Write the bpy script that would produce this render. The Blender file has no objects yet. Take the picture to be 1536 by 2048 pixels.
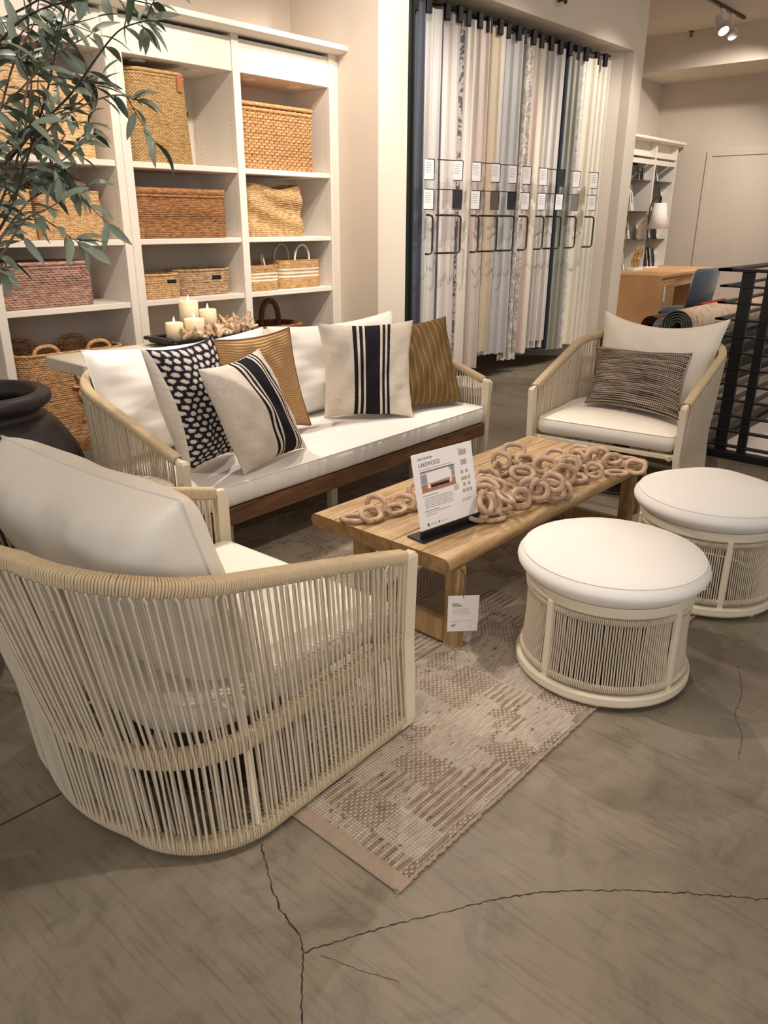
import bpy, math, random
import numpy as np
from mathutils import Vector, Matrix
random.seed(7); rng=np.random.RandomState(7)
PI=math.pi
COL=bpy.context.scene.collection
# ------------------------------------------------------------------ camera maths
f=1530.; cx,cy=768.,1024.; H=1.5
rho=math.atan(.0047); th=math.atan(585/f); az=math.radians(41.8)
Fh=np.array([math.cos(az),math.sin(az),0]); Rh=np.array([math.sin(az),-math.cos(az),0]); Uh=np.array([0,0,1.])
Fw=Fh*math.cos(th)-Uh*math.sin(th); Up=Fh*math.sin(th)+Uh*math.cos(th)
Xc=Rh*math.cos(rho)+Up*math.sin(rho); Yc=-Rh*math.sin(rho)+Up*math.cos(rho)
CAM=np.array([0,0,H])
def ray(x,y): return Fw+Xc*(x-cx)/f-Yc*(y-cy)/f
def atz(x,y,z=0):
    d=ray(x,y); return CAM+d*(z-H)/d[2]
def aty(x,y,Y):
    d=ray(x,y); return CAM+d*Y/d[1]
def atx(x,y,X):
    d=ray(x,y); return CAM+d*X/d[0]
def atd(x,y,D): return CAM+ray(x,y)*D
# ------------------------------------------------------------------ materials
def S(r,g,b):
    def c(u):
        u/=255.; return u/12.92 if u<=.04045 else ((u+.055)/1.055)**2.4
    return (c(r),c(g),c(b),1)
def newmat(name):
    m=bpy.data.materials.new(name); m.use_nodes=True
    nt=m.node_tree; b=nt.nodes['Principled BSDF']; return m,nt,b
def N(nt,t,**k):
    n=nt.nodes.new(t)
    for a,v in k.items():
        if a in n.inputs: n.inputs[a].default_value=v
        else: setattr(n,a,v)
    return n
def ramp(nt,stops,interp='LINEAR'):
    r=nt.nodes.new('ShaderNodeValToRGB'); cr=r.color_ramp; cr.interpolation=interp
    cr.elements[0].position=stops[0][0]; cr.elements[0].color=stops[0][1]
    cr.elements[1].position=stops[-1][0]; cr.elements[1].color=stops[-1][1]
    for p,c in stops[1:-1]:
        e=cr.elements.new(p); e.color=c
    return r
def mat(name,col,rough=.6,var=.0,scale=8,bump=0,bscale=200,metal=0,spec=.4,stretch=None,sheen=0,var2=None):
    m,nt,b=newmat(name)
    b.inputs['Roughness'].default_value=rough; b.inputs['Metallic'].default_value=metal
    b.inputs['Specular IOR Level'].default_value=spec
    if sheen: b.inputs['Sheen Weight'].default_value=sheen
    b.inputs['Base Color'].default_value=col
    tc=N(nt,'ShaderNodeTexCoord'); mp=N(nt,'ShaderNodeMapping'); nt.links.new(tc.outputs['Object'],mp.inputs[0])
    if stretch: mp.inputs['Scale'].default_value=stretch
    if var:
        n=N(nt,'ShaderNodeTexNoise',Scale=scale,Detail=6.0); nt.links.new(mp.outputs[0],n.inputs['Vector'])
        c2=var2 or tuple(max(0,c*(1-var)) for c in col[:3])+(1,)
        r=ramp(nt,[(.3,c2),(.7,tuple(min(1,c*(1+var*.5)) for c in col[:3])+(1,))]); nt.links.new(n.outputs['Fac'],r.inputs[0])
        nt.links.new(r.outputs[0],b.inputs['Base Color'])
    if bump:
        n2=N(nt,'ShaderNodeTexNoise',Scale=bscale,Detail=3.0); nt.links.new(mp.outputs[0],n2.inputs['Vector'])
        bp=N(nt,'ShaderNodeBump',Strength=bump,Distance=.002); nt.links.new(n2.outputs['Fac'],bp.inputs['Height'])
        nt.links.new(bp.outputs[0],b.inputs['Normal'])
    return m
def wood(name,c1,c2,c3,rough=.5,axis='X',scale=1.0):
    m,nt,b=newmat(name); b.inputs['Roughness'].default_value=rough
    tc=N(nt,'ShaderNodeTexCoord'); mp=N(nt,'ShaderNodeMapping'); nt.links.new(tc.outputs['Object'],mp.inputs[0])
    sc={'X':(1.2,14,14),'Y':(14,1.2,14),'Z':(14,14,1.2)}[axis]
    mp.inputs['Scale'].default_value=tuple(s*scale for s in sc)
    n=N(nt,'ShaderNodeTexNoise',Scale=2.2,Detail=8.0,Distortion=.9); nt.links.new(mp.outputs[0],n.inputs['Vector'])
    r=ramp(nt,[(.3,c1),(.52,c2),(.75,c3)]); nt.links.new(n.outputs['Fac'],r.inputs[0])
    mp2=N(nt,'ShaderNodeMapping'); nt.links.new(tc.outputs['Object'],mp2.inputs[0]); mp2.inputs['Scale'].default_value=tuple(s*6*scale for s in sc)
    n2=N(nt,'ShaderNodeTexNoise',Scale=3.0,Detail=4.0); nt.links.new(mp2.outputs[0],n2.inputs['Vector'])
    mx=N(nt,'ShaderNodeMixRGB',blend_type='MULTIPLY'); mx.inputs[0].default_value=.55
    r2=ramp(nt,[(.35,(.55,.5,.45,1)),(.6,(1,1,1,1))]); nt.links.new(n2.outputs['Fac'],r2.inputs[0])
    nt.links.new(r.outputs[0],mx.inputs[1]); nt.links.new(r2.outputs[0],mx.inputs[2]); nt.links.new(mx.outputs[0],b.inputs['Base Color'])
    bp=N(nt,'ShaderNodeBump',Strength=.25,Distance=.001); nt.links.new(n2.outputs['Fac'],bp.inputs['Height']); nt.links.new(bp.outputs[0],b.inputs['Normal'])
    return m
def emis(name,col,st):
    m,nt,b=newmat(name); b.inputs['Base Color'].default_value=col
    b.inputs['Emission Color'].default_value=col; b.inputs['Emission Strength'].default_value=st; return m
def uvmath(nt):
    tc=N(nt,'ShaderNodeTexCoord'); sp=N(nt,'ShaderNodeSeparateXYZ'); nt.links.new(tc.outputs['UV'],sp.inputs[0]); return tc,sp
def M_(nt,op,a,b=None,c=None):
    n=nt.nodes.new('ShaderNodeMath'); n.operation=op
    for i,x in enumerate((a,b,c)):
        if x is None: continue
        if isinstance(x,(int,float)): n.inputs[i].default_value=x
        else: nt.links.new(x,n.inputs[i])
    return n.outputs[0]
M={}
M['wall']=mat('wall_paint',S(222,208,190),.85,.02,3,.15,300)
M['case']=mat('bookcase_paint',S(234,225,211),.5,.01,3)
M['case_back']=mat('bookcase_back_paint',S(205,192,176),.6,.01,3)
M['wallfar']=mat('far_wall_paint',S(205,192,176),.85,.02,3)
M['ceil']=mat('ceiling_paint',S(225,212,196),.9)
M['white_fab']=mat('white_canvas',S(235,229,220),.9,.015,5,.25,500,sheen=.1)
M['cream_fab']=mat('cream_canvas',S(233,224,209),.9,.02,5,.25,500,sheen=.1)
M['rope']=mat('cream_rope',S(206,184,148),.75,.07,40,.4,900)
M['rope2']=mat('pale_rope',S(208,193,168),.75,.06,40,.4,900)
M['frame']=mat('cream_metal',S(222,209,183),.5,.01,5)
M['walnut']=wood('brown_teak',S(74,48,28),S(112,76,48),S(140,100,66),.55,'Y')
M['oak']=wood('oak_table',S(152,120,78),S(186,154,110),S(206,178,136),.5,'X')
M['oakend']=mat('oak_end_grain',S(150,116,72),.7,.35,30)
M['oakz']=wood('oak_leg',S(142,110,68),S(170,138,92),S(188,156,110),.5,'Z')
M['deskoak']=mat('desk_oak',S(216,170,120),.5,.08,3,var2=S(198,150,104))
M['chain']=mat('bleached_wood_link',S(194,164,136),.65,.16,25,.4,300,var2=S(150,120,96))
M['black']=mat('black_metal',S(24,23,25),.35)
M['steel']=mat('dark_bronze_metal',S(84,76,68),.35,metal=.8)
M['railblack']=mat('railing_black',S(26,25,27),.4)
M['paper']=mat('white_card',S(236,230,226),.6)
M['ink']=mat('grey_ink',S(70,66,66),.8)
M['inklight']=mat('pale_ink',S(150,142,138),.8)
M['urn']=mat('black_terracotta',S(46,39,38),.45,.5,7,1.0,26,var2=S(24,21,21))
M['urnin']=mat('dark_urn_inside',S(20,16,16),.8)
M['wax']=mat('ivory_wax',S(240,226,190),.5)
M['wax'].node_tree.nodes['Principled BSDF'].inputs['Subsurface Weight'].default_value=.3
M['flame']=emis('flame_glow',S(255,224,120),6)
M['drift']=mat('driftwood',S(216,190,160),.8,.3,20,.6,80,var2=S(168,136,106))
M['velvet']=mat('blue_grey_velvet',S(70,84,98),.7,.2,9,sheen=.6)
M['swatch0']=mat('swatch_taupe',S(96,84,74),.8); M['swatch1']=mat('swatch_charcoal',S(44,42,44),.8); M['swatch2']=mat('swatch_grey',S(120,116,112),.8)
M['glass']=mat('dark_glass_shelf',S(70,74,70),.15)
M['gold']=mat('polished_brass',S(200,160,84),.22,metal=1)
M['shade']=mat('white_linen_shade',S(240,232,226),.8)
M['leather']=mat('tan_leather',S(170,106,66),.5)
M['bark']=mat('grey_brown_bark',S(118,100,84),.8,.3,30)
M['barkd']=mat('dark_twig_bark',S(52,42,36),.8,.3,30)
M['console']=mat('stone_grey_top',S(214,202,184),.6,.02,6)
M['ped']=mat('cream_pedestal',S(222,212,194),.5)
M['castw']=mat('white_plastic_foot',S(225,222,218),.5)
def leafmat():
    m,nt,b=newmat('olive_leaf'); b.inputs['Roughness'].default_value=.5
    n=N(nt,'ShaderNodeTexNoise',Scale=9.0,Detail=2.0); tc=N(nt,'ShaderNodeTexCoord'); nt.links.new(tc.outputs['Object'],n.inputs['Vector'])
    r=ramp(nt,[(.3,S(38,54,36)),(.5,S(66,84,60)),(.7,S(126,136,112))]); nt.links.new(n.outputs['Fac'],r.inputs[0])
    g=N(nt,'ShaderNodeNewGeometry'); mx=N(nt,'ShaderNodeMixRGB'); nt.links.new(g.outputs['Backfacing'],mx.inputs[0])
    nt.links.new(r.outputs[0],mx.inputs[1]); mx.inputs[2].default_value=S(136,146,126); nt.links.new(mx.outputs[0],b.inputs['Base Color'])
    return m
M['leaf']=leafmat()
# concrete floor
def floormat():
    m,nt,b=newmat('polished_concrete')
    tc=N(nt,'ShaderNodeTexCoord')
    n1=N(nt,'ShaderNodeTexNoise',Scale=.9,Detail=8.0,Distortion=.6); nt.links.new(tc.outputs['Object'],n1.inputs['Vector'])
    n2=N(nt,'ShaderNodeTexNoise',Scale=5.0,Detail=11.0,Roughness=.74,Distortion=.7); nt.links.new(tc.outputs['Object'],n2.inputs['Vector'])
    mp=N(nt,'ShaderNodeMapping'); mp.inputs['Scale'].default_value=(55,4,1); mp.inputs['Rotation'].default_value=(0,0,-.5); nt.links.new(tc.outputs['Object'],mp.inputs[0])
    n3=N(nt,'ShaderNodeTexNoise',Scale=1.5,Detail=4.0); nt.links.new(mp.outputs[0],n3.inputs['Vector'])
    r1=ramp(nt,[(.3,S(112,102,87)),(.5,S(134,123,105)),(.7,S(152,142,125))]); nt.links.new(n1.outputs['Fac'],r1.inputs[0])
    r2=ramp(nt,[(.34,(.66,.64,.62,1)),(.48,(.95,.95,.95,1)),(.66,(1.14,1.12,1.1,1))]); nt.links.new(n2.outputs['Fac'],r2.inputs[0])
    r3=ramp(nt,[(.34,(.8,.78,.76,1)),(.46,(1,1,1,1))]); nt.links.new(n3.outputs['Fac'],r3.inputs[0])
    a=N(nt,'ShaderNodeMixRGB',blend_type='MULTIPLY'); a.inputs[0].default_value=.9; nt.links.new(r1.outputs[0],a.inputs[1]); nt.links.new(r2.outputs[0],a.inputs[2])
    c=N(nt,'ShaderNodeMixRGB',blend_type='MULTIPLY'); c.inputs[0].default_value=.8; nt.links.new(a.outputs[0],c.inputs[1]); nt.links.new(r3.outputs[0],c.inputs[2])
    nt.links.new(c.outputs[0],b.inputs['Base Color'])
    rr=ramp(nt,[(.3,(.34,)*3+(1,)),(.7,(.6,)*3+(1,))]); nt.links.new(n2.outputs['Fac'],rr.inputs[0]); nt.links.new(rr.outputs[0],b.inputs['Roughness'])
    b.inputs['Specular IOR Level'].default_value=.35
    bp=N(nt,'ShaderNodeBump',Strength=.12,Distance=.004); nt.links.new(n2.outputs['Fac'],bp.inputs['Height']); nt.links.new(bp.outputs[0],b.inputs['Normal'])
    return m
M['floor']=floormat(); M['crack']=mat('crack_dark',S(52,46,42),.9)  # flat dark brown for cracks, joints and pin holes
def rugmat():
    m,nt,b=newmat('woven_rug'); b.inputs['Roughness'].default_value=.95; b.inputs['Specular IOR Level'].default_value=.1
    tc=N(nt,'ShaderNodeTexCoord'); sp=N(nt,'ShaderNodeSeparateXYZ'); nt.links.new(tc.outputs['Object'],sp.inputs[0])
    x,y=sp.outputs[0],sp.outputs[1]
    wx=M_(nt,'ABSOLUTE',M_(nt,'SINE',M_(nt,'MULTIPLY',x,PI/.011))); wy=M_(nt,'ABSOLUTE',M_(nt,'SINE',M_(nt,'MULTIPLY',y,PI/.009)))
    weave=M_(nt,'MULTIPLY',wx,wy)
    n1=N(nt,'ShaderNodeTexNoise',Scale=3.2,Detail=5.0,Roughness=.6); nt.links.new(tc.outputs['Object'],n1.inputs['Vector'])
    mp=N(nt,'ShaderNodeMapping'); mp.inputs['Scale'].default_value=(10,60,1); nt.links.new(tc.outputs['Object'],mp.inputs[0])
    n2=N(nt,'ShaderNodeTexNoise',Scale=2.0,Detail=3.0); nt.links.new(mp.outputs[0],n2.inputs['Vector'])
    cb=nt.nodes.new('ShaderNodeCombineXYZ'); nzx=M_(nt,'MULTIPLY',M_(nt,'SUBTRACT',n1.outputs['Fac'],.5),.05)
    nt.links.new(M_(nt,'FLOOR',M_(nt,'MULTIPLY',M_(nt,'ADD',x,nzx),1/.115)),cb.inputs[0]); nt.links.new(M_(nt,'FLOOR',M_(nt,'MULTIPLY',M_(nt,'ADD',y,nzx),1/.145)),cb.inputs[1])
    wn=nt.nodes.new('ShaderNodeTexWhiteNoise'); wn.noise_dimensions='2D'; nt.links.new(cb.outputs[0],wn.inputs['Vector'])
    n5=N(nt,'ShaderNodeTexNoise',Scale=14.0,Detail=4.0,Roughness=.7); nt.links.new(tc.outputs['Object'],n5.inputs['Vector'])
    blk=M_(nt,'MULTIPLY',M_(nt,'GREATER_THAN',M_(nt,'ADD',wn.outputs['Value'],M_(nt,'MULTIPLY',M_(nt,'SUBTRACT',n1.outputs['Fac'],.5),1.2)),.45),M_(nt,'MULTIPLY',n5.outputs['Fac'],1.5))
    st=M_(nt,'GREATER_THAN',M_(nt,'SINE',M_(nt,'MULTIPLY',y,2*PI/.024)),-.1)
    st2=M_(nt,'GREATER_THAN',M_(nt,'MULTIPLY',M_(nt,'SINE',M_(nt,'MULTIPLY',x,2*PI/.022)),M_(nt,'SINE',M_(nt,'MULTIPLY',y,2*PI/.018))),-.1)
    pick=M_(nt,'GREATER_THAN',M_(nt,'FRACT',M_(nt,'MULTIPLY',wn.outputs['Value'],7.3)),.5)
    dark=M_(nt,'MULTIPLY',blk,M_(nt,'ADD',M_(nt,'MULTIPLY',pick,st),M_(nt,'MULTIPLY',M_(nt,'SUBTRACT',1,pick),st2)))
    v=M_(nt,'ADD',M_(nt,'MULTIPLY',dark,.34),M_(nt,'MULTIPLY',n2.outputs['Fac'],.75))
    r=ramp(nt,[(.26,S(206,194,180)),(.48,S(184,168,150)),(.7,S(152,132,113)),(.95,S(118,98,82))]); nt.links.new(v,r.inputs[0])
    n4=N(nt,'ShaderNodeTexNoise',Scale=45.0,Detail=2.0); nt.links.new(tc.outputs['Object'],n4.inputs['Vector'])
    fl=ramp(nt,[(.26,S(90,74,66)),(.33,(1,1,1,1))]); nt.links.new(n4.outputs['Fac'],fl.inputs[0])
    mx=N(nt,'ShaderNodeMixRGB',blend_type='MULTIPLY'); mx.inputs[0].default_value=.7; nt.links.new(r.outputs[0],mx.inputs[1]); nt.links.new(fl.outputs[0],mx.inputs[2])
    wr=ramp(nt,[(.0,(.66,.62,.58,1)),(.35,(1,1,1,1))]); nt.links.new(weave,wr.inputs[0])
    mx2=N(nt,'ShaderNodeMixRGB',blend_type='MULTIPLY'); mx2.inputs[0].default_value=.8; nt.links.new(mx.outputs[0],mx2.inputs[1]); nt.links.new(wr.outputs[0],mx2.inputs[2])
    nt.links.new(mx2.outputs[0],b.inputs['Base Color'])
    bp=N(nt,'ShaderNodeBump',Strength=.9,Distance=.004); nt.links.new(M_(nt,'ADD',weave,M_(nt,'MULTIPLY',dark,.6)),bp.inputs['Height']); nt.links.new(bp.outputs[0],b.inputs['Normal'])
    return m
M['rug']=rugmat()
M['rugedge']=mat('rug_binding',S(172,152,132),.95,.1,60,.8,400)
def stripemat(name,base,dark,stops,wscale=420):
    m,nt,b=newmat(name); b.inputs['Roughness'].default_value=.95; b.inputs['Specular IOR Level'].default_value=.1
    tc,sp=uvmath(nt)
    r=ramp(nt,[(0,base)]+[(p,(dark if k%2==0 else base)) for k,p in enumerate(stops)]+[(1,base)],'CONSTANT')
    nz=N(nt,'ShaderNodeTexNoise',Scale=90.0); nt.links.new(tc.outputs['UV'],nz.inputs['Vector'])
    u=M_(nt,'ADD',sp.outputs[0],M_(nt,'MULTIPLY',M_(nt,'SUBTRACT',nz.outputs['Fac'],.5),.006))
    nt.links.new(u,r.inputs[0])
    n=N(nt,'ShaderNodeTexNoise',Scale=60.0,Detail=3.0); nt.links.new(tc.outputs['UV'],n.inputs['Vector'])
    mr=ramp(nt,[(.3,(.93,.92,.9,1)),(.55,(1,1,1,1))]); nt.links.new(n.outputs['Fac'],mr.inputs[0])
    mx=N(nt,'ShaderNodeMixRGB',blend_type='MULTIPLY'); mx.inputs[0].default_value=.8; nt.links.new(r.outputs[0],mx.inputs[1]); nt.links.new(mr.outputs[0],mx.inputs[2])
    nt.links.new(mx.outputs[0],b.inputs['Base Color'])
    w=M_(nt,'MULTIPLY',M_(nt,'SINE',M_(nt,'MULTIPLY',sp.outputs[0],wscale)),M_(nt,'SINE',M_(nt,'MULTIPLY',sp.outputs[1],wscale)))
    bp=N(nt,'ShaderNodeBump',Strength=.6,Distance=.003); nt.links.new(M_(nt,'ADD',w,n.outputs['Fac']),bp.inputs['Height']); nt.links.new(bp.outputs[0],b.inputs['Normal'])
    return m
CR=S(240,226,208); NV=S(40,37,44)
M['stripe1']=stripemat('striped_wool',CR,NV,[.33,.372,.402,.437,.46,.625,.65,.68,.705,.735])
M['stripe2']=stripemat('striped_cotton',S(236,224,208),NV,[.42,.46,.495,.525,.55,.73,.755,.785,.81,.84])
def ribmat(name,c1,c2,freq,axis=0,mix=.5,p0=.25,p1=.6):
    m,nt,b=newmat(name); b.inputs['Roughness'].default_value=.9; b.inputs['Specular IOR Level'].default_value=.1
    tc,sp=uvmath(nt); s=M_(nt,'ABSOLUTE',M_(nt,'SINE',M_(nt,'MULTIPLY',sp.outputs[axis],freq*PI)))
    n=N(nt,'ShaderNodeTexNoise',Scale=70.0,Detail=3.0); nt.links.new(tc.outputs['UV'],n.inputs['Vector'])
    v=M_(nt,'ADD',M_(nt,'MULTIPLY',s,1-mix),M_(nt,'MULTIPLY',n.outputs['Fac'],mix))
    r=ramp(nt,[(p0,c1),(p1,c2)]); nt.links.new(v,r.inputs[0]); nt.links.new(r.outputs[0],b.inputs['Base Color'])
    bp=N(nt,'ShaderNodeBump',Strength=.8,Distance=.005); nt.links.new(v,bp.inputs['Height']); nt.links.new(bp.outputs[0],b.inputs['Normal'])
    return m
M['tanrib']=ribmat('tan_knit',S(160,118,74),S(210,170,122),42,1,.3)
M['brownrib']=ribmat('brown_stripe_weave',S(158,132,92),S(112,88,54),13,0,.4,.22,.4)
def knit():
    m,nt,b=newmat('chunky_knit'); b.inputs['Roughness'].default_value=.95; b.inputs['Specular IOR Level'].default_value=.1
    tc,sp=uvmath(nt); nu,nv=9.,20.
    row=M_(nt,'FLOOR',M_(nt,'MULTIPLY',sp.outputs[1],nv))
    uu=M_(nt,'FRACT',M_(nt,'ADD',M_(nt,'MULTIPLY',sp.outputs[0],nu),M_(nt,'MULTIPLY',row,.5)))
    vv=M_(nt,'FRACT',M_(nt,'MULTIPLY',sp.outputs[1],nv))
    n=N(nt,'ShaderNodeTexNoise',Scale=48.0,Detail=3.0); nt.links.new(tc.outputs['UV'],n.inputs['Vector'])
    du=M_(nt,'ABSOLUTE',M_(nt,'SUBTRACT',uu,.5)); dv=M_(nt,'ABSOLUTE',M_(nt,'SUBTRACT',vv,.5))
    d=M_(nt,'ADD',M_(nt,'POWER',M_(nt,'ADD',M_(nt,'MULTIPLY',du,du),M_(nt,'MULTIPLY',M_(nt,'MULTIPLY',dv,dv),.8)),.5),M_(nt,'MULTIPLY',M_(nt,'SUBTRACT',n.outputs['Fac'],.5),.5))
    r=ramp(nt,[(0,S(232,222,212)),(.31,S(206,196,188)),(.35,S(44,44,52)),(1,S(28,28,34))]); nt.links.new(d,r.inputs[0]); mk=N(nt,'ShaderNodeMixRGB'); nt.links.new(M_(nt,'LESS_THAN',sp.outputs[0],.05),mk.inputs[0]); nt.links.new(r.outputs[0],mk.inputs[1]); mk.inputs[2].default_value=S(238,229,214); nt.links.new(mk.outputs[0],b.inputs['Base Color'])
    bp=N(nt,'ShaderNodeBump',Strength=.8,Distance=.006,invert=True); nt.links.new(d,bp.inputs['Height']); nt.links.new(bp.outputs[0],b.inputs['Normal'])
    return m
M['knit']=knit()
def tweed():
    m,nt,b=newmat('tweed_weave'); b.inputs['Roughness'].default_value=.95; b.inputs['Specular IOR Level'].default_value=.1
    tc,sp=uvmath(nt)
    a=M_(nt,'SINE',M_(nt,'MULTIPLY',sp.outputs[1],34*2*PI)); row=M_(nt,'FLOOR',M_(nt,'MULTIPLY',sp.outputs[1],34))
    bb=M_(nt,'SINE',M_(nt,'ADD',M_(nt,'MULTIPLY',sp.outputs[0],52*2*PI),M_(nt,'MULTIPLY',row,PI)))
    mp=N(nt,'ShaderNodeMapping'); mp.inputs['Scale'].default_value=(1.5,24,1); nt.links.new(tc.outputs['UV'],mp.inputs[0])
    n=N(nt,'ShaderNodeTexNoise',Scale=1.5,Detail=4.0); nt.links.new(mp.outputs[0],n.inputs['Vector'])
    v=M_(nt,'ADD',M_(nt,'MULTIPLY',M_(nt,'ADD',a,bb),.2),M_(nt,'MULTIPLY',n.outputs['Fac'],1.3))
    r=ramp(nt,[(.46,S(34,32,35)),(.6,S(88,80,73)),(.82,S(188,170,150))]); nt.links.new(v,r.inputs[0]); nt.links.new(r.outputs[0],b.inputs['Base Color'])
    bp=N(nt,'ShaderNodeBump',Strength=.8,Distance=.004); nt.links.new(v,bp.inputs['Height']); nt.links.new(bp.outputs[0],b.inputs['Normal'])
    return m
M['tweed']=tweed()
def curtmat(name,c,rough=.7,pattern=None):
    m,nt,b=newmat(name); b.inputs['Roughness'].default_value=rough; b.inputs['Base Color'].default_value=c; b.inputs['Specular IOR Level'].default_value=.3
    tc=N(nt,'ShaderNodeTexCoord')
    if pattern:
        n=N(nt,'ShaderNodeTexNoise',Scale=16.0,Detail=3.0,Distortion=1.5); nt.links.new(tc.outputs['Object'],n.inputs['Vector'])
        r=ramp(nt,[(.44,c),(.5,pattern)],'CONSTANT'); nt.links.new(n.outputs['Fac'],r.inputs[0]); nt.links.new(r.outputs[0],b.inputs['Base Color'])
    n=N(nt,'ShaderNodeTexNoise',Scale=160.0,Detail=2.0); nt.links.new(tc.outputs['Object'],n.inputs['Vector'])
    bp=N(nt,'ShaderNodeBump',Strength=.2,Distance=.002); nt.links.new(n.outputs['Fac'],bp.inputs['Height']); nt.links.new(bp.outputs[0],b.inputs['Normal'])
    return m
def basketmat(name,c1,c2,c3,bands=None):
    m,nt,b=newmat(name); b.inputs['Roughness'].default_value=.8; b.inputs['Specular IOR Level'].default_value=.2
    tc=N(nt,'ShaderNodeTexCoord'); mp=N(nt,'ShaderNodeMapping'); mp.inputs['Scale'].default_value=(1,1,3.5); nt.links.new(tc.outputs['Object'],mp.inputs[0])
    n=N(nt,'ShaderNodeTexNoise',Scale=26.0,Detail=4.0,Roughness=.65); nt.links.new(mp.outputs[0],n.inputs['Vector'])
    r=ramp(nt,[(.32,c1),(.5,c2),(.68,c3)]); nt.links.new(n.outputs['Fac'],r.inputs[0]); out=r.outputs[0]
    if bands:
        _,sp=uvmath(nt); k=M_(nt,'MULTIPLY',M_(nt,'GREATER_THAN',M_(nt,'SINE',M_(nt,'MULTIPLY',sp.outputs[1],2*PI/bands[2])),-.1),M_(nt,'MULTIPLY',M_(nt,'GREATER_THAN',sp.outputs[1],bands[0]),M_(nt,'LESS_THAN',sp.outputs[1],bands[1])))
        mx=N(nt,'ShaderNodeMixRGB'); nt.links.new(k,mx.inputs[0]); nt.links.new(out,mx.inputs[1]); mx.inputs[2].default_value=S(238,226,208); out=mx.outputs[0]
    at=nt.nodes.new('ShaderNodeAttribute'); at.attribute_name='gap_shade'; mk=N(nt,'ShaderNodeMixRGB'); nt.links.new(at.outputs['Fac'],mk.inputs[0]); nt.links.new(out,mk.inputs[1]); mk.inputs[2].default_value=tuple(c*.30 for c in c1[:3])+(1,)  # shade between the woven strands is painted into the colour here
    nt.links.new(mk.outputs[0],b.inputs['Base Color']); return m
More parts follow.
